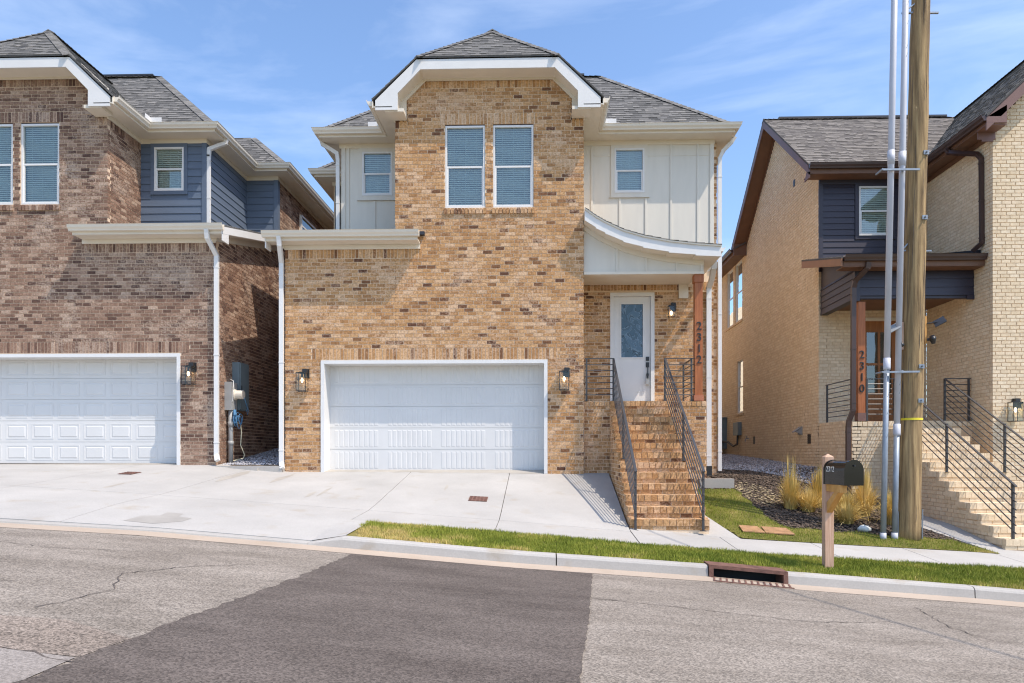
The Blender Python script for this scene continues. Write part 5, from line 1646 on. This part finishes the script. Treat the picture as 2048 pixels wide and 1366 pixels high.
    c = MB(); c.prism([(7.045, 16.0, 4.14), (7.045, YF, 4.14), (7.045, YF, zp + Pp * (YF - yp) - .04), (7.045, 16.0, zp + Pp * .46 - .04)], (.14, 0, 0)); c.build('gable_end_siding', M_NAVY, H)
    c = MB(); c.box(7.012, 7.13, 15.925, 16.02, 3.44, 4.108); c.box(9.50, 9.655, 15.93, 15.96, 3.46, 3.555); c.box(7.03, 9.65, 15.97, 16.10, 3.50, 3.56); c.build('beam_trim', M_NAVY, H)
    c = MB(); c.box(7.2, 9.65, 16.11, YF - .01, 3.62, 3.66); c.build('porch_ceiling', M_BROWNS, H)
    p = MB(); p.box(7.135, 7.295, 16.03, 16.19, .93, 3.44); po = p.build('porch_post', M_CEDAR, H)
    p = MB(); p.box(7.125, 7.305, 16.02, 16.20, .745, .93); p.build('post_base', M_BROWNF, po)
    for i, ch in enumerate('2310'):
        text_mesh(ch, .25, .008, (7.215, 16.02, 2.24 - i * .255), M_BLACK, 'house_number', po)
    downspout(H, [(7.13, 15.52, 4.2), (7.12, 15.54, 4.08), (6.97, 15.80, 3.86), (6.955, 15.86, 3.72), (6.955, 15.88, .98), (6.88, 15.92, .74), (6.87, 15.93, .6), (6.87, 15.93, -1.15)], M_BROWN, .10, .075)
    # wood door with six panes
    f = MB(); f.box(7.99, 8.07, YF - .02, YF + .1, .745, 3.44); f.box(8.95, 9.03, YF - .02, YF + .1, .745, 3.44); f.box(8.07, 8.95, YF - .02, YF + .1, 3.36, 3.44); f.build('door_frame', M_CREAM, H)
    yd = YF + .05
    pn = [(8.20, 8.48, 2.30, 3.08), (8.54, 8.82, 2.30, 3.08), (8.20, 8.48, 1.55, 2.24), (8.54, 8.82, 1.55, 2.24)]
    d = MB(); core(d, Fr('F', yd), 8.07, 8.95, .76, 3.36, pn, 0, .04)
    dr = d.build('front_door', mat('honey stained door', (0.27, .10, .028), .45, .2, 3, .15, 60, stretch=(8, 8, .8), col2=(.38, .15, .045)), H)
    for (a, b, c_, e_) in pn:
        g = MB(); g.add([(a, yd + .015, c_), (b, yd + .015, c_), (b, yd + .015, e_), (a, yd + .015, e_)], [(0, 1, 2, 3)]); g.build('pane', M_GLASS, dr)
    for (a, b, c_, e_) in ((8.2, 8.82, .92, 1.42),):
        q = MB(); q.box(a, b, yd - .008, yd + .001, c_, e_); q.build('door_panel', bpy.data.materials['honey stained door'], dr)
    bk = MB(); bk.box(8.0, 9.0, YF + .3, YF + .32, .8, 3.4); bk.build('dark_room_backing', M_DARK, H)  # dark sheet painted as the unlit space behind the door panes
    # vents on the side wall
    for (y, z) in ((18.55, .395), (23.33, .455)):
        v = MB(); v.box(XL + .015, XL + .03, y - .13, y + .13, z - .125, z + .125)
        for k in range(5): v.box(XL + .0, XL + .014, y - .12, y + .12, z - .11 + k * .05, z - .10 + k * .05)
        v.build('foundation_vent', M_BLACK, H)
    v = MB(); v.box(XL - .014, XL + .01, 19.55, 19.67, 7.42, 7.60); v.build('wall_vent', M_BLACK, H)
    return H
house_right()

def steps_right():
    T = root('brick_steps', (8.5, 14.0, -1.5), 'cream painted brick steps rising behind the utility pole to the wood door', 'steps')
    x0, x1, y0, y1 = 7.80, 9.20, 12.02, 16.0
    n = 13; z0, z1 = -1.62, .745
    rh = (z1 - z0) / n; td = (y1 - y0) / (n - 1)
    c = MB(); B = Bricks(); top = MB()
    for i in range(n - 1):
        ya = y0 + i * td; zt = z0 + (i + 1) * rh
        c.box(x0 + .009, x1 - .009, ya + .007, y1 + .05, zt - rh - (.5 if i == 0 else 0), zt - .006)
    w = c.build('step_core', M_MORT_CRM, T)
    for i in range(n):
        ya = y0 + i * td; zt = z0 + (i + 1) * rh; zl = zt - rh
        F = Fr('F', ya)
        u = x0 - (i % 2) * .1
        while u < x1:
            a, b = max(u, x0), min(u + .192, x1)
            if b - a > .03: B.put(F, a, b, zl + .004, zl + .066)
            u += .203
        k = 12; bw = (x1 - x0) / k
        for q in range(k): B.put(F, x0 + q * bw + .003, x0 + (q + 1) * bw - .003, zl + .072, zt, proud=.014)
        if i < n - 1:
            for q in range(k): top.box(x0 + q * bw + .003, x0 + (q + 1) * bw - .003, ya + .097, ya + td - .003, zt - .03, zt + random.uniform(-.001, .001), random.random())
            B.put(Fr('L', x0), ya + .10, min(ya + td + .09, y1), zl + .072, zt, proud=.012)
    top.build('tread_brick', M_BRICK_CRM, w, kind='stuff')
    B.run(Fr('L', x0), -1.9, z1 - .1, lambda z: [(y0 + max(0, math.floor((z - z0 + .12) / rh)) * td + .02, y1)] if z > z0 - .02 else [(y0, y1)], zbase=-.40)
    B.finish(T, w, M_BRICK_CRM)
steps_right()
GR2 = 'dark steel railings of the cream brick steps'
def yz2(y): return -.50 + (y - 12.06) * (1.70 + .50) / (15.95 - 12.06)
railing('long sloping dark railing on the near side of the cream brick steps', [((7.95, 16.05, 1.70), (7.95, 11.98, yz2(11.98)))], [(7.95, 12.06, -1.46, yz2(12.06)), (7.95, 14.0, -.36, yz2(14.0)), (7.95, 16.05, .745, 1.7)], 6, group=GR2)
railing('sloping dark railing beside the cream brick bay wall', [((9.07, 16.05, 1.70), (9.07, 11.98, yz2(11.98))), ((9.07, 16.05, 1.70), (9.64, 16.05, 1.70))], [(9.07, 12.06, -1.46, yz2(12.06)), (9.07, 14.0, -.36, yz2(14.0)), (9.07, 16.05, .745, 1.7), (9.60, 16.05, .745, 1.7)], 6, group=GR2)
railing('level dark railing on the porch edge beside the brown downspout', [((7.03, 16.06, 1.70), (7.03, 17.55, 1.70)), ((7.32, 16.06, 1.70), (7.93, 16.06, 1.70))], [(7.03, 17.5, .745, 1.7), (7.34, 16.06, .745, 1.7)], 7, group=GR2)
lantern((10.06, 15.3, 1.19), 'black box wall lantern on the cream painted brick bay')

# ------------------------------------------------------------------ utility pole and its conduits
def pole():
    x, y = 6.382, 12.42; zb = -1.62
    T = root('utility_pole', (x, y, zb), 'tall round treated timber utility pole standing on the grass before the cream house', 'utility pole')
    m = MB(); pts = []; rad = []
    for i in range(40):
        t = i / 39; z = zb + t * (11.2 - zb)
        px = x + t * .30 + .004 * math.sin(i * .9)
        pts.append((px, y, z)); rad.append(.195 - .062 * t + .0035 * math.sin(i * 1.7) + (.012 if i == 0 else 0))
    m.tube(pts, rad, 28)
    m.build('pole_shaft', M_POLE, T, smooth=True)
    ck = MB(); rs = random.Random(5)
    for k in range(34):
        th = math.pi * rs.uniform(1.02, 1.98); z0_ = rs.uniform(zb + .1, 8.2); L_ = rs.uniform(.3, 1.7); P_ = []
        for q in range(9):
            z = z0_ + L_ * q / 8; t = (z - zb) / (11.2 - zb); r_ = .195 - .062 * t + .0005
            th += rs.uniform(-.02, .02)
            P_.append((x + t * .30 + r_ * math.cos(th), y + r_ * math.sin(th), z))
        ck.tube(P_, [.0006] + [rs.uniform(.0015, .0045) for _ in range(7)] + [.0006], 5)
    ck.build('drying_crack', M_CRACK, T)
    def cx(z): return x + (z - zb) / (11.2 - zb) * .30
    def rr(z): return .195 - .062 * (z - zb) / (11.2 - zb)
    for z in (5.20, 4.08, 1.51, .92, -.25 + .0):
        if z < 0: continue
        b = MB(); q = cx(z) + .07
        b.box(q - .045, q + .045, y - rr(z) - .012, y - rr(z) + .05, z - .035, z + .035)
        b.tube([(q, y - rr(z) - .012, z), (q, y - rr(z) - .06, z)], .016, 6)
        b.build('through_bolt', M_GALV, T)
    for z, L, R_ in ((7.70, .33, .30), (3.55, .27, .27)):
        b = MB(); q = cx(z)
        b.bar((q - L, y - .02, z + .0), (q + R_, y - .02, z - .01), .035, .025)
        b.bar((q - L + .02, y - .05, z), (q - .13, y - .05, z + .13), .03, .02)
        b.build('cross_bracket', M_GALV, T)
    tg = MB(); tg.tube([(cx(.62) + .005, y, .60), (cx(.62) + .005, y, .65)], [rr(.6) + .006] * 2, 28)
    b = MB()
    for k in range(15):
        a = math.pi * (1.05 + .9 * k / 14); c = math.pi * (1.05 + .9 * (k + 1) / 14)
        r0 = rr(.6) + .004; q = cx(.6)
        b.add([(q + r0 * math.cos(a), y + r0 * math.sin(a), .585), (q + r0 * math.cos(c), y + r0 * math.sin(c), .587), (q + r0 * math.cos(c), y + r0 * math.sin(c), .625), (q + r0 * math.cos(a), y + r0 * math.sin(a), .623)], [(0, 1, 2, 3)])
    b.build('yellow_band', M_YEL, T)
    g = MB()
    g.box(x - .235, x - .185, y - .06, y - .02, zb, zb + .62); g.build('ground_wire_guard', M_GALV, T)
    g = MB(); g.tube([(x + .215, y - .06, zb), (x + .222, y - .06, zb + .66)], .012, 8); g.build('ground_rod', M_GALV, T)
    # two boards with solar flood cameras
    for sx, bz in ((-1, 2.05), (1, 2.15)):
        q = cx(bz) + sx * (rr(bz) + .02)
        b = MB(); b.box(q - .018, q + .018, y - .05, y + .05, bz - .23, bz + .25); br = b.build('mount_board', M_NEWW if sx > 0 else M_POSTW, T)
    for sx, bz in ((-1, 2.05), (1, 2.15)):
        q = cx(bz) + sx * (rr(bz) + .04)
        s = root('solar_camera', (q, y - .05, bz), ('black solar security camera on the left side of the utility pole' if sx < 0 else 'black solar security camera on the right side of the utility pole'), 'security camera', 'solar cameras on the utility pole')
        p = MB()
        pc = (q + sx * .17, y - .12, bz + .13)
        p.add([(pc[0] - .09, pc[1] - .06, pc[2] - .09), (pc[0] + .07, pc[1] - .11, pc[2] - .0), (pc[0] + .10, pc[1] + .06, pc[2] + .12), (pc[0] - .06, pc[1] + .09, pc[2] + .03)], [(0, 1, 2, 3)])
        p.prism([(pc[0] - .09, pc[1] - .06, pc[2] - .09), (pc[0] + .07, pc[1] - .11, pc[2] - .0), (pc[0] + .10, pc[1] + .06, pc[2] + .12), (pc[0] - .06, pc[1] + .09, pc[2] + .03)], (-sx * .0, .008, -.012))
        p.build('solar_panel', M_GREYP if sx < 0 else M_BLACK, s)
        a = MB(); a.tube([(q, y - .05, bz + .12), (q + sx * .09, y - .08, bz + .13), (pc[0], pc[1], pc[2])], .014, 6); a.tube([(q, y - .05, bz - .16), (q + sx * .06, y - .08, bz - .16)], .025, 8); a.build('arm', M_BLACK, s)
        c = MB(); c.tube([(q + sx * .06, y - .09, bz - .10), (q + sx * .07, y - .1, bz - .15), (q + sx * .08, y - .11, bz - .24)], [.04, .058, .03], 12); c.tube([(q + sx * .05, y - .14, bz - .16), (q + sx * .05, y - .18, bz - .17)], .035, 12); c.build('camera_body', M_BLACK, s, smooth=True)
    for i, (xb, xt, yb) in enumerate(((5.862, 6.055, 12.22), (6.085, 6.275, 12.28))):
        zb2 = yard_z(xb, yb) - .03; zt = 11.0
        def X_(z): return xb + (z - zb2) / (7.9 - zb2) * (xt - xb)
        cT = root('conduit', (xb, yb, zb2), ['thick galvanised riser conduit left of the utility pole', 'thinner riser conduit between the other conduit and the timber pole'][i], 'conduit', 'riser conduits beside the pole')
        r = .046 if i == 0 else .048
        zs = 1.55 if i == 0 else .42
        c = MB(); c.tube([(X_(zb2), yb, zb2), (X_(zs), yb, zs)], r, 20); c.build('lower_pipe', M_GALV, cT, smooth=True)
        c = MB(); c.tube([(X_(zs), yb, zs), (X_(zt), yb, zt)], r + (.006 if i == 0 else .002), 20); c.build('upper_pipe', M_PVC, cT, smooth=True)
        c = MB(); c.tube([(X_(zs), yb, zs - .10), (X_(zs), yb, zs - .06), (X_(zs + .12), yb, zs + .1)], r + .012, 20); c.tube([(X_(4.98), yb, 4.98), (X_(5.22), yb, 5.22)], r + .013, 20); c.tube([(X_(zb2), yb, zb2 + .0), (X_(zb2), yb, zb2 + .14)], r + .006, 20); c.build('coupling', M_PVC, cT, smooth=True)
        c = MB()
        hel = [(X_(2 + k * .05) + (r + .004) * math.cos(k * .32), yb + (r + .004) * math.sin(k * .32), 4.0 + k * .05) for k in range(0)]
        # strap marks wound round the pipe
        for z in ((7.6, 7.42, 7.3, 7.15, 6.9, 6.45, 4.3, 4.15, 3.95, 1.3, 1.0, .7, .3) if i == 0 else (7.75, 7.4, 7.0, 6.85, 1.2, 1.05)):
            P_ = [(X_(z) + (r + .001) * math.cos(a), yb + (r + .001) * math.sin(a), z + .10 * (a - 4.9)) for a in [4.75 + k * .12 for k in range(9)]]
            c.tube(P_, .004, 4)
        c.build('strap_mark', M_GREYM, cT)
    b = MB()
    for z in (4.86, 1.40):
        b.bar((5.80, 12.13, z), (6.45, 12.16, z + .01), .025, .03)
        b.tube([(5.80, 12.10, z), (5.80, 12.34, z)], .016, 6)
        b.bar((6.18, 12.2, z), (6.26, 12.36, z + .05), .03, .03)
    tb = b.build('conduit_bracket', M_GALV, bpy.data.objects['utility_pole'])
    # span wire leaving over the street
    wv = MB(); P_ = []
    for k in range(25):
        t = k / 24; P_.append((6.68 + t * 13.5, 12.3 - t * 37, 10.6 - 1.6 * 4 * t * (1 - t) * .5))
    wv.tube(P_, .022, 6); wv.build('span_wire', M_BLACK, T)
pole()

# ------------------------------------------------------------------ mailbox on its post
def mailbox():
    x, y = 3.915, 9.72; zb = strip_z(x, y) - .04
    T = root('mailbox', (x, y, zb), 'black arched mailbox on a pale timber post in the grass strip', 'mailbox')
    p = MB(); w = .058; zt = -.04
    p.box(x - w, x + w, y - w, y + w, zb, zt)
    p.add([(x - w, y - w, zt), (x + w, y - w, zt), (x + w, y + w, zt), (x - w, y + w, zt), (x, y, zt + .045)], [(0, 1, 4), (1, 2, 4), (2, 3, 4), (3, 0, 4)])
    p.build('post', M_POSTW, T)
    a = MB(); a.box(x - .045, x + .045, y - .50, y - w - .001, -.505, -.405); a.build('arm', M_NEWW, T)
    a = MB(); a.prism([(x - .04, y - w - .001, -.80), (x - .04, y - w - .001, -.66), (x - .04, y - .30, -.507), (x - .04, y - .42, -.507)], (.08, 0, 0)); a.build('brace', M_NEWW, T)
    # box: axis turned so its long side and its door both show
    ang = R(28); ca, sa = math.cos(ang), math.sin(ang)
    cx0, cy0, z0 = x + .07, y - .31, -.405
    L, wd, h = .48, .25, .325
    def P(l, s, z): # l along axis (door end positive), s sideways
        dx, dy = sa, -ca
        # axis points to the street and to the right
        ax, ay = math.sin(R(9)), -math.cos(R(9))
        bx, by = math.cos(R(9)), math.sin(R(9))
        return (cx0 + l * ax + s * bx, cy0 + l * ay + s * by, z0 + z)
    hw = wd / 2 + .005
    prof = [(-hw, 0), (-hw, h * .58)] + [(-hw * math.cos(t), h * .58 + hw * math.sin(t)) for t in [math.pi * k / 14 for k in range(1, 14)]] + [(hw, h * .58), (hw, 0)]
    b = MB()
    A = [P(-L / 2, s, z) for s, z in prof]; C = [P(L / 2, s, z) for s, z in prof]
    n = len(prof); b.add(A + C, [tuple(range(n))] + [(i, (i + 1) % n, n + (i + 1) % n, n + i) for i in range(n)])
    bx = b.build('mailbox_body', M_GLOSSB, T)
    d = MB()
    s2 = 1.04
    A = [P(L / 2 - .03, s * s2, z * s2 if z > 0 else -.004) for s, z in prof]; C = [P(L / 2 + .012, s * s2, z * s2 if z > 0 else -.004) for s, z in prof]
    d.add(A + C, [tuple(range(n)), tuple(range(2 * n - 1, n - 1, -1))] + [(i, (i + 1) % n, n + (i + 1) % n, n + i) for i in range(n)])
    dr = d.build('mailbox_door', M_GLOSSB, bx)
    k = MB(); k.tube([P(L / 2 + .012, 0, h * .78), P(L / 2 + .035, 0, h * .78)], .012, 8); k.build('door_knob', M_BLACK, bx)
    r = MB()
    s3 = 1.03
    A = [P(-L / 2 - .004, s * s3, z * s3 if z > 0 else -.003) for s, z in prof]; C = [P(-L / 2 + .02, s * s3, z * s3 if z > 0 else -.003) for s, z in prof]
    r.add(A + C, [tuple(range(n)), tuple(range(2 * n - 1, n - 1, -1))] + [(i, (i + 1) % n, n + (i + 1) % n, n + i) for i in range(n)])
    r.build('rear_rim', M_GLOSSB, bx)
    f = MB()
    q = [P(-.155, -hw - .0015, .085), P(-.04, -hw - .0015, .085), P(-.04, -hw - .0015, .15), P(-.155, -hw - .0015, .15)]
    for i, ch in enumerate('2312'):
        l = -.150 + i * .048
        o = P(l, -hw - .003, .20)
        t = text_mesh(ch, .10, .001, o, M_WHITE, 'mailbox_number', bx, rot=(R(90), 0, R(9) - R(90)))
M_GLOSSB = mat('glossy black enamel', (0.008, 0.008, 0.008), 0.16, .1, 6, 0)
mailbox()

# ------------------------------------------------------------------ storm drain inlet in the kerb
def drain():
    x0, x1 = 2.125, 3.12
    T = root('storm_drain', (2.62, 9.0, gk(2.6)), 'rusty brown iron storm drain inlet set in the kerb', 'storm drain')
    f = MB()
    def q(xa, xb, za, zb, y0, y1):
        f.prism([(xa, y0, gk(xa) + za), (xb, y0, gk(xb) + za), (xb, y0, gk(xb) + zb), (xa, y0, gk(xa) + zb)], (0, y1 - y0, 0))
    q(x0, x1, .125, .17, 8.985, 9.30); q(x0, x0 + .055, -.02, .125, 8.985, 9.30); q(x1 - .055, x1, -.02, .125, 8.985, 9.30); q(x0, x1, -.05, -.005, 8.985, 9.02)
    f.build('inlet_frame', M_RUST, T)
    b = MB(); b.box(x0 + .05, x1 - .05, 9.30, 9.31, -2.1, -1.5); b.box(x0 + .02, x1 - .02, 9.01, 9.3, -2.12, -2.1); b.build('pit', M_DARK, T)
    g = MB()
    for xa, xb, ya, yb in ((x0 + .02, x1 - .02, 8.70, 8.72), (x0 + .02, x1 - .02, 8.96, 8.98)):
        g.prism([(xa, ya, road_z(xa, ya) + .006), (xb, ya, road_z(xb, ya) + .006), (xb, yb, road_z(xb, yb) + .006), (xa, yb, road_z(xa, yb) + .006)], (0, 0, .012))
    for k in range(13):
        xa = x0 + .03 + k * (x1 - x0 - .06) / 12
        g.bar((xa - .03, 8.71, road_z(xa, 8.7) + .014), (xa + .03, 8.97, road_z(xa, 8.97) + .014), .022, .012)
    g.build('grate', M_RUST, T)
    p = MB(); p.add([(x0 + .02, 8.71, road_z(x0, 8.7) + .0075), (x1 - .02, 8.71, road_z(x1, 8.7) + .0075), (x1 - .02, 8.97, road_z(x1, 8.97) + .0075), (x0 + .02, 8.97, road_z(x0, 8.97) + .0075)], [(0, 1, 2, 3)]); p.build('painted_pit_dark', M_DARK, T)  # flat dark sheet under the bars paints the shade of a pit
drain()

# ------------------------------------------------------------------ small things on the ground
def plate(x, y, w, d, f, m, name, label, cat, dz=.006):
    T = MB()
    T.prism([(x - w / 2, y - d / 2, f(x - w / 2, y - d / 2) + dz), (x + w / 2, y - d / 2, f(x + w / 2, y - d / 2) + dz), (x + w / 2, y + d / 2, f(x + w / 2, y + d / 2) + dz), (x - w / 2, y + d / 2, f(x - w / 2, y + d / 2) + dz)], (0, 0, .008))
    o = T.build(name, m); tag(o, label, cat, 'rusty utility covers')
    r = MB()
    for k in range(5):
        xx = x - w / 2 + w * (k + .5) / 5
        for j in range(4):
            yy = y - d / 2 + d * (j + .5) / 4
            r.box(xx - .02, xx + .02, yy - .01, yy + .01, f(xx, yy) + dz + .008, f(xx, yy) + dz + .014)
    r.build('raised_tread', M_RUST, o)
plate(-8.22, 13.72, .27, .36, drive_z, M_RUST, 'meter_cover', 'small rusty cover in the driveway before the brown brick house', 'utility cover')
plate(-1.19, 12.96, .34, .34, drive_z, M_RUST, 'meter_cover', 'small rusty cover in the driveway before the tan brick house', 'utility cover')
c = MB()
for (a, b) in ((3.42, 3.80), (3.81, 4.30)):
    c.prism([(a, 12.05, yard_z(a, 12.05) + .02), (b, 12.05, yard_z(b, 12.05) + .02), (b - .04, 12.38, yard_z(b, 12.38) + .02), (a + .02, 12.38, yard_z(a, 12.38) + .02)], (0, 0, .02))
tag(c.build('clay_cover', M_TERRA), 'flat orange clay coloured cover lying in the lawn by the sidewalk', 'ground cover')
def rock(x, y, z, r, label):
    m = MB(); n = 9; pts = []
    for i in range(6):
        ph = math.pi * (i + .0) / 5
        for k in range(n):
            th = 2 * math.pi * k / n
            rr = r * random.uniform(.8, 1.15)
            m.v.append((x + rr * 1.25 * math.sin(ph) * math.cos(th), y + rr * math.sin(ph) * math.sin(th), z + rr * .7 * math.cos(ph)))
    for i in range(5):
        for k in range(n): m.f.append((i * n + k, (i + 1) * n + k, (i + 1) * n + (k + 1) % n, i * n + (k + 1) % n)); m.t.append(.5)
    tag(m.build('rock', M_ROCK, smooth=True), label, 'rock')
rock(5.72, 12.62, yard_z(5.72, 12.62) + .05, .10, 'pale rounded rock lying in the mulch left of the conduits')
b = MB()
b.box(3.40, 4.13, 15.20, 15.42, -.95, -.535)
tag(b.build('concrete_block', M_KERB), 'low grey concrete retaining block behind the lawn beside the brick steps', 'concrete block')
b = MB(); b.box(-7.20, -5.69, 15.12, 15.40, -.75, -.262); b.box(-7.20, -6.2, 15.05, 15.12, -.75, -.30)
tag(b.build('concrete_sill', M_KERB), 'low concrete sill across the gap between the two left houses', 'concrete sill')

# meters, boxes and pipes on the brown brick house's side wall
def meters():
    XW = -7.22 + .0
    T = root('electric_meter', (XW, 15.85, -.2), 'grey electric meter box with round socket and pipe on the brown brick side wall', 'electric meter')
    b = MB(); b.box(XW, XW + .16, 15.70, 16.0, 1.00, 1.64); b.build('meter_box', M_GREYP, T)
    b = MB(); b.tube([(XW + .16, 15.88, 1.36), (XW + .36, 15.88, 1.36)], .10, 16); b.tube([(XW + .15, 15.88, 1.36), (XW + .19, 15.88, 1.36)], .125, 16); b.build('meter_socket', M_CREAM, T, smooth=False)
    b = MB(); b.tube([(XW + .10, 15.80, 1.0), (XW + .10, 15.80, .55), (XW + .10, 15.80, -.24)], .052, 14); b.tube([(XW + .10, 15.80, .20), (XW + .10, 15.80, .30)], .062, 14); b.tube([(XW + .10, 15.80, .62), (XW + .10, 15.80, .74)], .062, 14); b.build('riser_pipe', M_GREYP, T, smooth=True)
    b = MB(); b.tube([(XW + .17, 15.74, 1.2), (XW + .20, 15.70, 1.5), (XW + .2, 15.72, 1.66), (XW + .1, 15.8, 1.70)], .010, 6); b.build('ground_cable', M_WHITE, T)
    U = root('breaker_box', (XW, 16.4, 1.0), 'tall blue grey breaker cabinet on the brown brick side wall', 'electrical cabinet')
    b = MB(); b.box(XW, XW + .17, 16.10, 16.62, 1.02, 2.14); b.build('cabinet', M_GREYM, U)
    b = MB(); b.box(XW + .171, XW + .185, 16.13, 16.59, 1.06, 2.11); b.build('cabinet_door', M_GREYM, U)
    b = MB(); b.box(XW + .186, XW + .20, 16.16, 16.19, 1.5, 1.6); b.build('latch', M_BLACK, U)
    Cc = root('cable_bundle', (XW + .1, 15.75, .8), 'bundle of blue and pale cables hanging below the electric meter', 'cable')
    random.seed(3)
    b = MB()
    for k in range(7):
        P_ = []; r0 = random.uniform(.06, .13); cz = random.uniform(.62, .85); cy = 15.82 + random.uniform(-.03, .05)
        for a in range(15):
            t = a / 14 * 6.28; P_.append((XW + .19 + .02 * k + .01 * math.sin(t * 2), cy + r0 * math.cos(t), cz + r0 * 1.3 * math.sin(t)))
        b.tube(P_, .007, 5)
    b.tube([(XW + .2, 15.78, 1.0), (XW + .22, 15.74, .9), (XW + .18, 15.82, .78), (XW + .22, 15.78, .70)], .035, 7)
    b.tube([(XW + .36, 15.92, 1.30), (XW + .38, 16.1, 1.0), (XW + .30, 16.25, .92), (XW + .2, 16.4, 1.05)], .007, 5)
    b.build('blue_cable', M_BLUEP, Cc)
    b = MB(); b.tube([(XW + .2, 15.9, .72), (XW + .24, 16.0, .70), (XW + .26, 16.0, .5), (XW + .25, 15.98, .2), (XW + .3, 16.08, -.02), (XW + .28, 16.05, -.1), (XW + .12, 15.86, -.16), (XW + .06, 15.8, -.2)], .012, 7)
    b.build('pale_cable', M_CABLE, Cc)
meters()
def side_utilities():
    XW = 6.98
    T = root('utility_cabinet', (6.6, 27.2, .1), 'dark grey utility cabinet at the far end of the cream side wall', 'utility cabinet')
    b = MB(); b.box(6.62, XW - .002, 26.7, 27.8, .2, 1.35); b.box(6.60, XW, 26.65, 27.85, 1.351, 1.39); b.build('cabinet', M_GREYM, T)
    b = MB(); b.box(6.60, 6.62, 26.75, 27.1, .75, 1.1); b.build('warning_label', M_YEL, T)
    b = MB(); b.box(6.59, 6.62, 26.75, 27.1, .35, .7); b.build('meter_face', M_WHITE, T)
    U = root('disconnect_box', (XW, 24.9, .7), 'small grey disconnect box with dark cable on the cream side wall', 'electrical box')
    b = MB(); b.box(XW - .14, XW - .001, 24.75, 25.35, .66, 1.02 + .1); b.build('box', M_GREYM, U)
    b = MB(); b.tube([(XW - .07, 25.0, .66), (XW - .08, 25.0, .35), (XW - .12, 25.4, .28), (XW - .15, 26.0, .45), (XW - .2, 26.7, .45)], .035, 8); b.build('flexible_cable', M_BLACK, U)
    V = root('dryer_vent', (XW, 19.1, .62), 'small grey hooded dryer vent on the cream side wall', 'vent')
    b = MB(); b.prism([(XW - .001, 19.0, .52), (XW - .001, 19.26, .52), (XW - .001, 19.26, .74), (XW - .001, 19.0, .74)], (-.03, 0, 0)); b.prism([(XW - .03, 19.02, .72), (XW - .03, 19.24, .72), (XW - .20, 19.24, .60), (XW - .20, 19.02, .60)], (0, 0, -.02)); b.add([(XW - .03, 19.02, .54), (XW - .03, 19.02, .72), (XW - .2, 19.02, .6)], [(0, 1, 2)]); b.build('hood', M_GREYP, V)
    W = root('hose_bib', (XW, 23.9, .5), 'small brass hose tap low on the cream side wall', 'tap')
    b = MB(); b.tube([(XW, 23.9, .52), (XW - .1, 23.9, .52), (XW - .12, 23.9, .42)], .02, 8); b.tube([(XW - .07, 23.9, .52), (XW - .07, 23.9, .60)], .012, 6); b.tube([(XW - .07, 23.9, .60), (XW - .07, 23.9, .615)], .04, 8); b.build('valve', M_GREYP, W)
    p = MB(); p.box(5.3, 6.2, 26.2, 27.6, .0, .14)
    tag(p.build('concrete_pad', M_KERB), 'small concrete pad on the gravel at the far end of the side yard', 'concrete pad')
side_utilities()

# ------------------------------------------------------------------ ornamental grass tufts
M_OGR = grass_mat('ornamental grass', (0.42, 0.32, 0.08), (0.80, 0.58, 0.21), (0.88, 0.72, 0.38))
def tuft(x, y, h, r, n, label, tall=0):
    z = yard_z(x, y)
    rng = np.random.default_rng(int(x * 1000)); n = int(n * .62)
    V, Fc, T = [], [], []
    k = 0
    for i in range(n):
        a = rng.uniform(0, 6.28); out = abs(rng.normal(0, .62)) * r
        hh = h * rng.uniform(.45, 1.05) * (1 - .25 * out / r)
        if tall and rng.random() < .04: hh = h * tall; out *= .25
        bx, by = x + math.cos(a) * rng.uniform(0, .12), y + math.sin(a) * rng.uniform(0, .12)
        w = rng.uniform(.004, .009)
        wx, wy = -math.sin(a) * w, math.cos(a) * w
        droop = rng.uniform(0, .75) * hh * (out / r)
        S = 4
        for s in range(S + 1):
            t = s / S
            px = bx + math.cos(a) * out * (t ** 1.7); py = by + math.sin(a) * out * (t ** 1.7)
            pz = z + hh * t - droop * t ** 3
            ww = (1 - t) ** .6
            V.append((px - wx * ww, py - wy * ww, pz)); V.append((px + wx * ww, py + wy * ww, pz))
        tt = min(1, max(0, .60 + .32 * rng.normal()))
        for s in range(S):
            Fc.append((k + 2 * s, k + 2 * s + 1, k + 2 * s + 3, k + 2 * s + 2)); T.append(tt if s > 0 else tt * .5)
        k += 2 * (S + 1)
    o = mesh_np('ornamental_grass', np.array(V), np.array(Fc), T, M_OGR)
    tag(o, label, 'grass tuft', 'ornamental grass tufts in the mulch bed')
tuft(4.86, 13.85, .86, .36, 1300, 'tallest straw yellow grass tuft at the left end of the mulch bed', 1.3)
tuft(5.16, 13.75, .55, .42, 900, 'straw grass tuft touching the right side of the tallest tuft')
tuft(5.55, 14.2, .90, .36, 1200, 'golden grass tuft just left of the mailbox post', 0)
tuft(5.78, 13.5, .60, .42, 1300, 'low greenish grass tuft behind the mailbox brace', 0)
tuft(6.30, 13.9, .92, .42, 1400, 'wide golden grass tuft below the black mailbox door', 1.2)
tuft(5.62, 13.1, .45, .42, 1100, 'low sprawling grass tuft left of the thick conduit', 0)
tuft(6.55, 13.3, .75, .40, 1000, 'grass tuft seen between the conduits and the utility pole', 0)

# ------------------------------------------------------------------ lift everything so the street is near z = 0
for o in bpy.data.objects:
    if o.parent is None:
        o.location.z += 1.9
